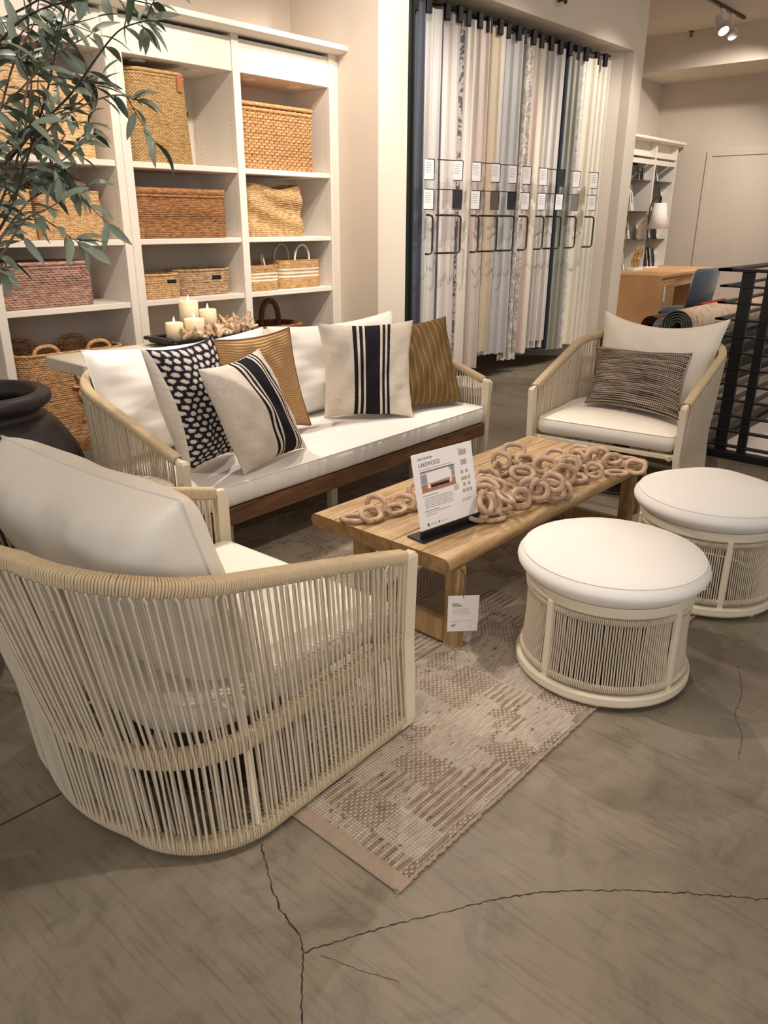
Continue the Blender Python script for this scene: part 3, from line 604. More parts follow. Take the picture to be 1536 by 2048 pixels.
# ------------------------------------------------------------------ CONSOLE TABLE + TRAY + CANDLES
zt=.80; a=atz(90,712,zt); cxl=a[0]; ybk=a[1]
t=thing('console_table','long pale stone-coloured console table running behind the sofa','table',(2.75,ybk-.2,0))
bx(cxl,3.62,ybk-.42,ybk,zt-.065,zt,c=.006).build('table_top',M['console'],t)
for xx in (cxl+.35,3.3): bx(xx-.04,xx+.04,ybk-.36,ybk-.06,0,zt-.065,c=.004).build('leg',M['console'],t)
ty0,ty1=ybk-.34,ybk-.04
t=thing('tray','black footed tray with low handles on the console table','tray',(2.8,(ty0+ty1)/2,zt))
mb=MB(); mb.box(2.50,3.10,ty0,ty1,zt+.012,zt+.026,c=.004)
for y_ in (ty0,ty1-.018): mb.box(2.50,3.10,y_,y_+.018,zt+.026,zt+.05,c=.004)
for x_ in (2.55,3.0): mb.box(x_,x_+.04,ty0+.03,ty1-.03,zt,zt+.012,c=.002)
mb.build('tray_body',M['black'],t)
for x_ in (2.47,3.10): bx(x_-.02,x_+.035,ty0+.02,ty1-.02,zt+.034,zt+.056,c=.008).build('tray_handle',M['black'],t)
def candle(xc,y,r,zt_,label):
    b=zt+.0265; t=thing('candle',label,'candle',(xc,y,b),'candles on the black tray')
    MB().lathe([(0,0),(r,0),(r,zt_-b-.004),(r-.003,zt_-b),(r-.012,zt_-b-.004),(0,zt_-b-.006)],(xc,y,b),40).build('wax_body',M['wax'],t,smooth=True)
    MB().lathe([(0,0),(.003,.002),(.006,.012),(.005,.02),(.0012,.036),(0,.038)],(xc,y,zt_-.004),14).build('flame',M['flame'],t,smooth=True)
for (px,wpx,pyt,yy,lab) in ((348,35,642,ty0+.09,'short ivory pillar candle at the left of the tray'),(388,40,634,ty0+.07,'wide ivory pillar candle in front of the tall ones'),(376,38,598,ty1-.08,'tallest ivory pillar candle at the back of the tray'),(415,34,615,ty1-.11,'slim tall ivory pillar candle right of the group')):
    p=aty(px,pyt+3,yy); q=aty(px+wpx/2,pyt,yy); r=wpx/2/ (f/ float((p-CAM)@Fw)); candle(p[0],yy,r,p[2],lab)
t=thing('driftwood_garland','heap of short bleached driftwood pieces filling the black tray','decoration',(2.8,(ty0+ty1)/2,zt+.0265))
for i in range(90):
    if i<60: x_=2.54+.52*rng.rand(); y_=ty0+.03+rng.rand()*.05
    else: x_=2.90+.17*rng.rand(); y_=ty0+.06+rng.rand()*.2
    z_=zt+.03+rng.rand()*.015+(.05*rng.rand() if x_>2.9 else .01); L=.045+.05*rng.rand(); dd=rng.normal(0,.55,3); dd[2]=abs(rng.normal(.5,.5)); dd/=np.linalg.norm(dd)
    P=smoothpath([(x_,y_,z_),np.array([x_,y_,z_])+dd*L*.5+rng.normal(0,.006,3),np.array([x_,y_,z_])+dd*L],6); P[:,2]=np.maximum(P[:,2],zt+.037)
    MB().tube(P,(.011+.009*rng.rand())*np.array([.8,1.1,1,1.1,.8,.5]),6).build('driftwood_piece',M['drift'],t,smooth=True)
# ------------------------------------------------------------------ URN
t=thing('urn','large black terracotta urn with thick rolled rim beside the sofa arm','urn',(1.2,3.36,0))
ux,uy=1.215,3.37
prof=[(0,0),(.2,0),(.23,.02),(.3,.16),(.365,.33),(.385,.45),(.375,.53),(.345,.60),(.305,.665),(.27,.705),(.245,.72),(.235,.735),(.245,.75),(.275,.765),(.288,.785),(.285,.808),(.265,.822),(.235,.82),(.222,.80),(.21,.76),(.24,.7),(.33,.55),(.36,.42),(.3,.2),(.2,.05),(0,.04)]
mb=MB(); pr=smoothpath(np.array([(a,0,b) for a,b in prof]),150); pr=np.stack([np.maximum(pr[:,0],0),pr[:,2]],1); mb.lathe(pr,(ux,uy,0),96)
V=mb.v[0]; ang=np.arctan2(V[:,1]-uy,V[:,0]-ux); rr=1+.006*np.sin(5*ang+9*V[:,2])+.004*np.sin(11*ang-23*V[:,2]); V[:,0]=ux+(V[:,0]-ux)*rr; V[:,1]=uy+(V[:,1]-uy)*rr
mb.build('urn_body',M['urn'],t,smooth=True)
mb=MB(); rr=.372; an=np.linspace(0,2*PI,120,endpoint=False); mb.tube(np.stack([ux+rr*np.cos(an)*(1+.004*np.sin(7*an)),uy+rr*np.sin(an),.52+.006*np.sin(3*an)],1),.008,6,closed=True); mb.build('clay_ridge',M['urn'],t,smooth=True)
# ------------------------------------------------------------------ ROPE LOUNGE FRAMES
def ucurve(w,D,r,bow,n,flare=0):
    """front right (0,-w) round the back to front left (0,w); local x points to the front"""
    P=[]
    for x in np.linspace(0,-(D-r),30): P.append((x,-w-flare*(-x/D)))
    we=w+flare*(D-r)/D
    for a_ in np.linspace(0,PI/2,24)[1:]: P.append((-(D-r)-r*math.sin(a_),-we+r*(1-math.cos(a_))))
    yy=we-r
    for y in np.linspace(-yy,0,20)[1:]: P.append((-D-bow*(1-(y/yy)**2),y))
    P=np.array(P); Q=P[:-1][::-1].copy(); Q[:,1]*=-1; P=np.vstack([P,Q])
    L=np.concatenate([[0],np.cumsum(np.linalg.norm(np.diff(P,axis=0),axis=1))]); s=np.linspace(0,L[-1],n)
    return np.stack([np.interp(s,L,P[:,0]),np.interp(s,L,P[:,1])],1),L[-1]
def railpath(lv,n):
    P,L=ucurve(lv['w'],lv['D'],lv['r'],lv['bow'],n,lv.get('flare',0))
    z=lv['z0']+(lv['z1']-lv['z0'])*np.clip(-P[:,0]/(lv['D']+lv['bow']),0,1)**lv.get('pw',1)
    P3=np.c_[P,z]; t=np.gradient(P3,axis=0); t/=np.linalg.norm(t,axis=1)[:,None]
    nn=np.stack([t[:,1],-t[:,0],0*t[:,0]],1); nn/=np.linalg.norm(nn,axis=1)[:,None]
    c=np.array([-lv['D']/2,0]); s=np.sign(((P-c)*nn[:,:2]).sum(1)); nn*=np.sign(s.mean()); up=np.cross(nn,t); up*=np.sign(up[:,2])[:,None]
    return P3,t,nn,up,L
def wrap(mb,lv,tw,hh,rope=.0031,pitch=.0063,seg=14,sides=5):
    _,_,_,_,L=railpath(lv,200); n=int(L/pitch)
    P,t,nn,up,_=railpath(lv,n)
    k_=P[:,0]<-.040; P,t,nn,up=P[k_],t[k_],nn[k_],up[k_]; n=len(P)
    a=np.linspace(0,2*PI,seg,endpoint=False); e=.45
    ca=np.sign(np.cos(a))*np.abs(np.cos(a))**e*(tw/2); sa=np.sign(np.sin(a))*np.abs(np.sin(a))**e*(hh/2)
    da=-np.sin(a); db=np.cos(a)
    sk=(rng.rand(n)-.5)*.25
    cen=P[:,None]+nn[:,None]*ca[None,:,None]+up[:,None]*sa[None,:,None]+t[:,None]*(np.sin(a)[None,:,None]*sk[:,None,None]*.004)
    # radial dir
    rad=nn[:,None]*np.cos(a)[None,:,None]+up[:,None]*np.sin(a)[None,:,None]; tt=np.broadcast_to(t[:,None],rad.shape)
    b=np.arange(sides)*2*PI/sides
    G=cen[:,:,None]+rope*(rad[:,:,None]*np.cos(b)[None,None,:,None]+tt[:,:,None]*np.sin(b)[None,None,:,None]*1.05)
    V=G.reshape(-1,3); I=np.arange(n)[:,None,None]*seg*sides; J=np.arange(seg)[None,:,None]; K=np.arange(sides)[None,None,:]
    J2=(J+1)%seg; K2=(K+1)%sides
    Q=np.stack(np.broadcast_arrays(I+J*sides+K,I+J2*sides+K,I+J2*sides+K2,I+J*sides+K2),-1).reshape(-1,4)
    mb.add(V,Q)
def strands(mb,levels,n,offs,rope=.0035,sides=6,jit=.0025,skew=0):
    """vertical cords through the given rail levels on one side"""
    pts=[]
    for lv,of,dz_ in levels:
        P,t,nn,up,_=railpath(lv,n); j=rng.normal(0,jit,(n,1))+skew
        pts.append(P+nn*of+np.array([0,0,1.])*dz_+t*j)
    A=np.stack(pts,1); keep=(A[:,:,0].max(1)<-.050); A=A[keep]
    k=A.shape[1]
    # subdivide each span
    out=[]
    for i in range(k-1):
        for u in (0,.5): out.append(A[:,i]*(1-u)+A[:,i+1]*u)
    out.append(A[:,-1]); A=np.stack(out,1); k=A.shape[1]
    T=np.gradient(A,axis=1); T/=np.linalg.norm(T,axis=2)[...,None]
    _,t,nn,_,_=railpath(levels[0][0],n); t=t[keep]; n=len(t); X=t[:,None]-T*(T*t[:,None]).sum(-1)[...,None]; X/=np.linalg.norm(X,axis=2)[...,None]; Y_=np.cross(T,X)
    b=np.arange(sides)*2*PI/sides
    G=A[:,:,None]+rope*(X[:,:,None]*np.cos(b)[None,None,:,None]+Y_[:,:,None]*np.sin(b)[None,None,:,None])
    I=np.arange(n)[:,None,None]*k*sides; J=np.arange(k-1)[None,:,None]; K=np.arange(sides)[None,None,:]; K2=(K+1)%sides
    Q=np.stack(np.broadcast_arrays(I+J*sides+K,I+(J+1)*sides+K,I+(J+1)*sides+K2,I+J*sides+K2),-1).reshape(-1,4)
    mb.add(G.reshape(-1,3),Q)
def slab(mb,outline,z0,z1,bulge=.012,crown=.03,n_in=14,edge=.02,lump=0,seed=0,ce=2.6):
    """soft box cushion over a closed outline (n,2)"""
    O=np.asarray(outline,float); c=O.mean(0); n=len(O)
    t=np.roll(O,-1,0)-np.roll(O,1,0); t/=np.linalg.norm(t,axis=1)[:,None]; nn=np.stack([t[:,1],-t[:,0]],1)
    if ((O-c)*nn).sum()<0: nn=-nn
    rings=[]; R=np.random.RandomState(seed); ph=R.rand(6)*6
    def ring(off,z,s=1): 
        q=c+(O-c)*s+nn*off; return np.c_[q,np.full(n,z)]
    rings.append(ring(0,z0+.01,.02)); rings.append(ring(0,z0,.6)); rings.append(ring(-edge*.6,z0,.995)); rings.append(ring(0,z0+edge*.5))
    for u in np.linspace(0,1,7)[1:-1]: rings.append(ring(bulge*math.sin(PI*u),z0+edge*.5+(z1-z0-edge*.7)*u))
    rings.append(ring(0,z1-edge*.2)); rings.append(ring(-.006,z1-.001))
    for s in np.linspace(0,1,n_in)[1:]:
        k=1-s*.985; zz=z1+crown*(1-(k)**ce)
        r_=ring(-.006,zz,k); 
        if lump: r_[:,2]+=lump*(np.sin(r_[:,0]*9+ph[0])*np.sin(r_[:,1]*11+ph[1])+.6*np.sin(r_[:,0]*21+ph[2]+r_[:,1]*7))*min(1,s*3)*.5
        rings.append(r_)
    mb.grid(np.stack(rings,1),wu=True); base=mb.n-n*len(rings)
    mb.g.append([base+i*len(rings)+len(rings)-1 for i in range(n)]); mb.gi.append(0)
    seam=ring(.001,z1-edge*.2); return seam
def pillow(corners,thick,mt,n=44,pin=.05,sag=0,name=None,parent=None,sharp=2.4,kf=.5,back=None,lump=.004,seed=1,**k):
    BL,BR,TR,TL=[np.array(p,float) for p in corners]
    R=np.random.RandomState(seed); ph=R.rand(8)*6
    u=np.linspace(-1,1,n); U,V=np.meshgrid(u,u,indexing='ij')
    # pull edges inwards for pincushion outline
    Uo=U*(1-pin*(1-V**2)); Vo=V*(1-pin*(1-U**2))
    a=(Uo+1)/2; b=(Vo+1)/2
    P=BL*((1-a)*(1-b))[...,None]+BR*(a*(1-b))[...,None]+TR*(a*b)[...,None]+TL*((1-a)*b)[...,None]
    P[...,2]-=sag*(1-U**2)*b**2
    nrm=np.cross(BR-BL,TL-BL)+np.cross(TR-TL,TR-BR)*-1*0; nrm=nrm/np.linalg.norm(nrm)
    e=((1-np.abs(U)**sharp)*(1-np.abs(V)**sharp)); e=np.maximum(e,0)**.55
    w_=lump*(np.sin(3.1*U*PI+ph[0])*np.sin(2.3*V*PI+ph[1])+.5*np.sin(5.2*U+ph[2]+4.1*V))*np.minimum(1,e*2)
    edge=np.maximum(np.abs(U),np.abs(V)); wr=.003*np.sin(ph[3]+U*26)*np.clip((edge-.55)*2,0,1)*np.clip(1-edge,0,1)*4*(np.abs(V)>np.abs(U))+.003*np.sin(ph[4]+V*26)*np.clip((edge-.55)*2,0,1)*np.clip(1-edge,0,1)*4*(np.abs(U)>=np.abs(V))
    mb=MB(); UV=np.stack([(U+1)/2,(V+1)/2],-1)
    F_=P+nrm*((thick*kf)*e+w_+wr)[...,None]; K_=P-nrm*((thick*(1-kf))*e+w_*.5)[...,None]
    mb.grid(F_,UV=UV); mb.grid(K_,UV=UV,flip=True,mi=1 if back else 0)
    mats=[mt,back] if back else mt
    o=mb.build(name,mats,parent,smooth=True,**k)
    edgeP=np.vstack([P[:,0],P[-1,1:],P[::-1,-1][1:],P[0,::-1][1:-1]])
    return o,edgeP
def rotz(P,a,o=(0,0,0)):
    P=np.asarray(P,float); c_,s_=math.cos(a),math.sin(a); Q=P.copy(); Q[...,0]=P[...,0]*c_-P[...,1]*s_; Q[...,1]=P[...,0]*s_+P[...,1]*c_; return Q+np.array(o)
def lounge(t,w,topl,seatl,botl,spacing,postw=.034,postd=.05,lowstr=True):
    mb=MB(); wrap(mb,topl,.040,.036); mb.build('top_rail',M['rope'],t,smooth=True)
    mb=MB(); wrap(mb,seatl,.026,.052); mb.build('seat_rail',M['rope'],t,smooth=True)
    mb=MB(); wrap(mb,botl,.028,.040); mb.build('bottom_rail',M['rope'],t,smooth=True)
    _,_,_,_,L=railpath(seatl,200); n=int(L/spacing)
    mb=MB(); strands(mb,[(topl,.022,-.012),(topl,.020,-.026),(seatl,.0185,.0),(botl,.0175,.0)],n,0)
    strands(mb,[(topl,-.018,-.02),(seatl,-.012,.012)],n,0,skew=.0035)
    strands(mb,[(seatl,-.010,-.018),(botl,-.0145,.012)],n,0,skew=.003)
    mb.build('rope_cords',M['rope2'],t,smooth=True,kind='stuff')
    mb=MB()
    for lv in (topl,seatl,botl):
        P,_,nn,_,_=railpath(lv,120); mb.tube(P,.009 if lv is not topl else .014,8,up=(0,0,1))
    ps=railpath(topl,60)[0],railpath(seatl,60)[0],railpath(botl,60)[0]
    for k in (16,24,35,43):
        mb.tube([ps[0][k],ps[1][k],ps[2][k]],.011,6,up=(1,0,0))
    mb.build('inner_frame',M['frame'],t,smooth=True)
    for s in (-1,1):
        zt_=topl['z0']+.018; zb=botl['z0']-.016; x0_=.0; y0=topl['w'] ; y1=botl['w']
        pw=postw/2; V=[]
        for z,y,xo in ((zb,y1,-.03),(zb+.02,y1,-.012),(seatl['z0'],seatl['w'],.0),(zt_-.012,y0,.004),(zt_,y0,-.004)):
            k=pw-.004 if z==zt_ else pw
            V.append([(xo+.008,s*y-k,z),(xo+.008,s*y+k,z),(xo-postd+.01,s*y+k,z),(xo-postd+.01,s*y-k,z)])
        G=np.array(V); m2=MB(); m2.grid(G,wv=True); m2.g.append([0,1,2,3]); m2.gi.append(0); m2.g.append([16+i for i in (3,2,1,0)]); m2.gi.append(0)
        m2.build('front_post',M['frame'],t)
# ---- armchair (local coordinates, front centre at origin, facing +x)
TOP=dict(w=.425,D=.985,r=.30,bow=.035,z0=.582,z1=.835,pw=.95,flare=.02)
SEAT=dict(w=.42,D=.875,r=.25,bow=.03,z0=.315,z1=.315)
BOT=dict(w=.44,D=.845,r=.25,bow=.03,z0=.045,z1=.045)
def rounded_outline(w,D,rb,rf,n=160):
    P=[]
    for a_ in np.linspace(0,PI/2,10): P.append((-rf+rf*math.sin(a_),-w+rf-rf*math.cos(a_)))
    for a_ in np.linspace(0,PI/2,10): P.append((-rf+rf*math.cos(a_),w-rf+rf*math.sin(a_)))
    for a_ in np.linspace(0,PI/2,14): P.append((-D+rb-rb*math.sin(a_),w-rb+rb*math.cos(a_)))
    for a_ in np.linspace(0,PI/2,14): P.append((-D+rb-rb*math.cos(a_),-w+rb-rb*math.sin(a_)))
    P=np.array(P+[P[0]]); L=np.concatenate([[0],np.cumsum(np.linalg.norm(np.diff(P,axis=0),axis=1))]); s=np.linspace(0,L[-1],n,endpoint=False)
    return np.stack([np.interp(s,L,P[:,0]),np.interp(s,L,P[:,1])],1)
def piping(seam,t,m,r=.0028):
    mb=MB(); mb.tube(seam,r,6,closed=True); return mb.build('piping',m,t,smooth=True)
chair=thing('rope_armchair','cream rope barrel armchair seen from behind in the left foreground','armchair',(0,0,0))
lounge(chair,.43,TOP,SEAT,BOT,.0182)
mb=MB(); seam=slab(mb,rounded_outline(.385,.77,.2,.03)+np.array([-.03,0]),.335,.425,.012,.028,lump=.004,seed=3); sc_=mb.build('seat_cushion',M['cream_fab'],chair,smooth=True); piping(seam,sc_,M['cream_fab'])
mb=MB(); mb.lathe([(0,.0),(.27,.0),(.28,.008),(.27,.016),(.05,.022),(.05,.27),(.09,.29),(0,.29)],(-.42,0,0),48); mb.build('swivel_base',M['steel'],chair,smooth=True)
mb=MB()
for s in (-1,1): mb.tube([(-.02,s*.38,.305),(-.82,-s*.28,.305)],.016,6,up=(0,0,1)); 
mb.box(-.03,-.06,-.41,.41,.295,.32)
mb.build('cross_frame',M['frame'],chair)
chair2=copy_tree(chair); chair2['label']='cream rope armchair facing the camera by the black railing, tweed lumbar pillow on it'
c1=(1.555,1.725,0); a1=math.radians(2.5); chair.location=c1; chair.rotation_euler=(0,0,a1)
c2=(3.885,1.86,0); a2=math.radians(188.0); chair2.location=c2; chair2.rotation_euler=(0,0,a2)
# back cushions as parts, in the chair's own coordinates
def backcush(root,xb,xt,w,z0,z1,thick,seed,pin,droop=0,yo=0,wt=None,sag=.02,sharp=3.2,lump=.012,kf=.5):
    wt=wt or w
    o,e=pillow([(xb,w+yo,z0),(xb,-w+yo,z0),(xt,-wt+yo,z1-droop),(xt,wt+yo,z1+droop)],thick,M['cream_fab'],60,pin,name='back_cushion',parent=root,sharp=sharp,lump=lump,seed=seed,sag=sag,kf=kf)
    mb=MB(); mb.tube(e,.0028,6,closed=True); mb.build('seam',M['cream_fab'],o,smooth=True)
WL[chair.name]=np.zeros(3); WL[chair2.name]=np.zeros(3)
backcush(chair,-.57,-.735,.395,.45,.95,.25,5,.02,0,.018,sag=.01,sharp=6,lump=.006,kf=.66)
backcush(chair2,-.62,-.86,.33,.44,.96,.20,9,.055,-.0,.05,.375,sag=.07)
# price tags hanging from chair 1
t_=MB(); L1=rotz([(.016,-.37,.22),(.016,-.30,.22),(.016,-.30,.10),(.016,-.37,.10)],0); t_.add(L1,[[0,1,2,3]]); 
t_=MB().box(.015,.0165,-.40,-.30,.22,.36,c=.0005); o=t_.build('price_tag',M['paper'],chair,label='white price card hanging at the front')
# lumbar pillow on chair 2
def C2(p): return rotz(p,a2,c2)
p_=[atz(1172,805,.45),atz(1352,838,.46),None,None]
def lean(px,py,z): return atz(px,py,z)
BLp=atz(1168,806,.465);BRp=atz(1358,842,.465)
TRp=atz(1386,706,.775); TLp=atz(1190,690,.775)
o,_=pillow([BLp,BRp,TRp,TLp],.16,M['tweed'],50,.11,name='lumbar_pillow',seed=4,label='grey black tweed lumbar pillow leaning in the far armchair',cat='pillow')
# ------------------------------------------------------------------ SOFA  (local: front centre origin, +x front, so world -Y)
sofa=thing('rope_sofa','long cream rope sofa with white bench cushion and brown wood front rail','sofa',(0,0,0))
sw=1.105
STOP=dict(w=sw,D=.86,r=.26,bow=.02,z0=.582,z1=.85,pw=.95,flare=.01)
SSEAT=dict(w=sw-.005,D=.80,r=.22,bow=.02,z0=.30,z1=.30)
SBOT=dict(w=sw+.01,D=.78,r=.22,bow=.02,z0=.045,z1=.045)
lounge(sofa,sw,STOP,SSEAT,SBOT,.0182)
ol=rounded_outline(sw-.035,.78,.12,.03,420)
mb=MB(); seam=slab(mb,ol,.345,.445,.012,.014,18,lump=.004,seed=8)
V=mb.v[0]; fr=(V[:,0]>-.01)*(V[:,2]<.44)*(V[:,2]>.35); V[:,0]+=fr*.004*np.sin(V[:,1]*60+3*np.sin(V[:,1]*17))
sc_=mb.build('seat_cushion',M['white_fab'],sofa,smooth=True); piping(seam,sc_,M['white_fab'])
mb=MB(); mb.box(-.03,.0,-sw+.02,sw-.02,.262,.342,c=.004); mb.build('front_rail',M['walnut'],sofa)
mb=MB(); 
mb.box(-.76,-.72,-sw+.05,sw-.05,.262,.335,c=.003)
for y in np.linspace(-sw+.1,sw-.1,9): mb.box(-.74,-.03,y-.03,y+.03,.318,.336,c=.002)
mb.build('seat_slats',M['walnut'],sofa)
for y in (-.72,.0,.72,):
    bx(-.28,-.24,y-.024,y+.024,0,.30,c=.003).build('leg',M['frame'],sofa)
for y in (-.72,.72): bx(-.70,-.66,y-.02,y+.02,0,.30,c=.003).build('leg',M['frame'],sofa)
sl=(2.735,2.555,0); sa=-PI/2+math.radians(1.8)
for s,(dx0,dx1),sd in ((1,(-1.07,-.015),11),(-1,(.015,1.07),12)):
    # cushion spans local y from dx0..dx1 ; the camera looks from +x so right = +y?
    o,e=pillow([(-.60,dx0,.47),(-.60,dx1,.47),(-.74,dx1-.0,.955),(-.74,dx0+.0,.955)],.22,M['white_fab'],60,.03,name='back_cushion',parent=sofa,sharp=3.4,lump=.01,seed=sd,sag=.03)
    mb=MB(); mb.tube(e,.0028,6,closed=True); mb.build('seam',M['white_fab'],o,smooth=True)
sofa.location=sl; sofa.rotation_euler=(0,0,sa)
# scatter pillows on sofa from measured corners
def pz(px,py,z): return atz(px,py,z)
def atY(px,py,Y): return aty(px,py,Y)
PL=[
 ('throw_pillow','square striped pillow, cream with wide charcoal centre band, upright in the middle of the sofa',
   [pz(648,836,.46),pz(826,834,.46),aty(826,640,2.98),aty(634,646,2.98)],.22,'stripe1','cream_fab',21),
 ('throw_pillow','brown pinstriped pillow at the right end of the sofa behind the big striped one',
   [pz(770,830,.465),pz(925,805,.465),aty(892,632,3.08),aty(722,655,3.08)],.18,'brownrib',None,22),
 ('throw_pillow','tan ribbed knit pillow with piped edge, between the knit pillow and back cushions',
   [pz(470,870,.47),pz(622,850,.47),aty(578,655,2.98),aty(424,680,2.98)],.12,'tanrib',None,23),
 ('throw_pillow','black and white chunky knit pillow at the left end of the sofa',
   [pz(372,948,.46),pz(470,905,.46),aty(425,672,2.88),aty(280,698,2.62)],.21,'knit','cream_fab',24),
 ('throw_pillow','smaller striped pillow, pale with charcoal band off-centre, tilted in front of the knit pillow',
   [pz(488,950,.455),pz(614,895,.455),aty(518,696,2.70),aty(395,738,2.52)],.20,'stripe2','cream_fab',25)]
for nm,lab,cr_,tk,m1,m2,sd in PL:
    o,e=pillow(cr_,tk,M[m1],110 if m1=='knit' else 56,.09,name=nm,seed=sd,back=M[m2] if m2 else None,lump=.008,label=lab,cat='pillow')
    if m1=='knit':
        pass
    if m1=='tanrib':
        mb=MB(); mb.tube(e,.0045,6,closed=True); mb.build('piping',M['leather'] if 0 else mat('brown_cord',S(140,98,58),.8),o,smooth=True)
# ------------------------------------------------------------------ COFFEE TABLE
t=thing('coffee_table','low slatted oak coffee table with rounded edges on the rug','table',(2.75,1.78,0))
X0,X1=1.945,3.56; ys=[1.432,1.562,1.703,1.854,2.003,2.135]; zt=.40; th_=.055
for k in range(5):
    y0,y1=ys[k]+.002,ys[k+1]-.002; poly=[]
    if k==0:
        for a_ in np.linspace(-PI/2,PI/2,13): poly.append((y0+.0275-.0275*math.cos(a_),zt-.0275+.0275*math.sin(a_)))
        poly+= [(y1,zt),(y1,zt-th_)]
    elif k==4:
        poly+= [(y0,zt-th_),(y0,zt)]
        for a_ in np.linspace(PI/2,-PI/2,13): poly.append((y1-.0275+.0275*math.cos(a_),zt-.0275+.0275*math.sin(a_)))
    else: poly=[(y0,zt-th_),(y0,zt-.002),(y0+.002,zt),(y1-.002,zt),(y1,zt-.002),(y1,zt-th_)]
    mb=MB(); mb.prism([(p[0],p[1]) for p in poly],X0,X1,T=lambda V:np.stack([V[:,2],V[:,0],V[:,1]],1))
    mb.gi=[1]*len(mb.gi)
    mb.build('plank',[M['oak'],M['oakend']],t)
for xx in (2.012,3.42):
    for yy,yl in ((1.44,.065),(1.88,.09)): bx(xx,xx+.05,yy,yy+yl,.012,zt-th_,c=.008).build('leg',M['oakz'],t)
    bx(xx+.004,xx+.046,1.50,1.885,.02,.11,c=.006).build('foot_rail',M['oakz'],t)
    bx(xx+.004,xx+.046,1.50,1.885,zt-th_-.05,zt-th_,c=.004).build('top_rail',M['oakz'],t)
    for yy,yl in ((1.44,.065),(1.88,.09)): bx(xx+.002,xx+.048,yy+.002,yy+yl-.002,.0145,.018,c=.001).build('glide',M['castw'],t,label='white foot glide')
# swing tag on table
tg=thing('price_tag','white swing tag on a black string from the near table corner','tag',tuple(aty(917,1135,1.42)))
cs=[aty(x,y,1.405) for x,y in ((897,1192),(959,1190),(954,1261),(894,1263))]
fx=np.array(cs[1])-cs[0]; fx/=np.linalg.norm(fx); fz=np.array(cs[0])-cs[3]; fz/=np.linalg.norm(fz); fn=np.cross(fx,fz); Wt=np.linalg.norm(cs[1]-cs[0]); Ht=np.linalg.norm(cs[0]-cs[3])
mb=MB(); V=[p+fn*s for s in (.0006,-.0006) for p in cs]; mb.add(V,[[3,2,1,0],[4,5,6,7],[0,1,5,4],[1,2,6,5],[2,3,7,6],[3,0,4,7]]); card=mb.build('card',M['paper'],tg)
def T_tag(V): V=np.asarray(V); return cs[3]+fx*V[:,0][:,None]+fz*V[:,1][:,None]+fn*(V[:,2]+.0012)[:,None]
mb=MB(); mb.tube(smoothpath([aty(916,1136,1.425),aty(929,1150,1.41),aty(927,1196,1.402)],16),.0012,6); mb.build('string',M['black'],tg)
textmesh('OUTDOOR',Ht*.045,M['ink'],lambda V:T_tag(V*[1.3,1,1]+[Wt*.12,Ht*.76,0]),'tag_text',card)
textmesh('WOODSIDE',Ht*.085,M['ink'],lambda V:T_tag(V+[Wt*.12,Ht*.69,0]),'tag_text',card)
textmesh('699',Ht*.10,M['ink'],lambda V:T_tag(V*[1.2,1,1]+[Wt*.12,Ht*.12,0]),'tag_text',card)
mb=MB()
for k,(yy,w_) in enumerate(((.63,.58),(.59,.5),(.545,.58),(.51,.56),(.465,.56),(.27,.6),(.24,.2))):
    mb.box(Wt*.14,Wt*(.14+w_),Ht*yy,Ht*yy+.0007,0,.0002,c=.00005,T=T_tag)
mb.box(Wt*.66,Wt*.76,Ht*.10,Ht*.106,0,.0002,c=.00005,T=T_tag)
mb.build('tag_print',M['inklight'],card)
# ------------------------------------------------------------------ SIGN STAND
zb=zt+.001
A_=atz(842,1075,zb+.01); B_=atz(958,1034,zb+.01)
fx=(B_-A_); fx[2]=0; Wd=np.linalg.norm(fx); fx/=Wd; upv=np.array([0,0,1.]); nr=np.cross(fx,upv)  # nr faces camera side
sg=thing('sign_holder','white printed furniture sign in a black stand on the coffee table','sign',tuple((A_+B_)/2-[0,0,.01]))
def T_s(o=0):
    def g(V): V=np.asarray(V,float); return A_+fx*V[:,0][:,None]+upv*(V[:,2]-.01)[:,None]+nr*(V[:,1]+o)[:,None]
    return g
bx(-.02,Wd+.012,-.055,.035,0,.006,c=.002,T=T_s()).build('base_plate',M['black'],sg)
bx(.0,Wd-.0,-.006,.006,.006,.032,c=.001,T=T_s()).build('clamp_bar',M['black'],sg)
Hs=.285; tilt=.22
def T_b(o=0):
    def g(V): V=np.asarray(V,float); return A_+fx*V[:,0][:,None]+(upv*1.0)*(V[:,2]+.012)[:,None]+nr*(V[:,1]+o-tilt*V[:,2])[:,None]
    return g
board=bx(0,Wd,-.0012,.0012,0,Hs,c=.0004,T=T_b()).build('sign_board',M['paper'],sg)
def T_t(V): V=np.asarray(V,float); return T_b(.0016)(np.stack([V[:,0],V[:,2],V[:,1]],1))
textmesh('OUTDOOR',.0105,M['ink'],lambda V:T_t(V*[1.35,1,1]+[Wd*.09,Hs*.915,0]),'sign_text',board,.00015)
textmesh('LAKEWOOD',.0225,M['ink'],lambda V:T_t(V*[.86,1,1]+[Wd*.09,Hs*.825,0]),'sign_text',board)
mb=MB()
def ln(mb,x0,x1,y,h=.0011): mb.box(Wd*x0,Wd*x1,Hs*y,Hs*y+h,0,.0003,c=.0001,T=T_t)
ln(mb,.10,.62,.79)
for k in range(6): ln(mb,.12,.56+.06*((k*37)%3)/3,.42-k*.024)
ln(mb,.1,.35,.455,.0016); ln(mb,.12,.52,.235); ln(mb,.12,.3,.205); ln(mb,.1,.34,.26,.0016)
ln(mb,.74,.82,.93,.0014); ln(mb,.62,.69,.50,.0012); ln(mb,.74,.9,.27); ln(mb,.74,.88,.25)
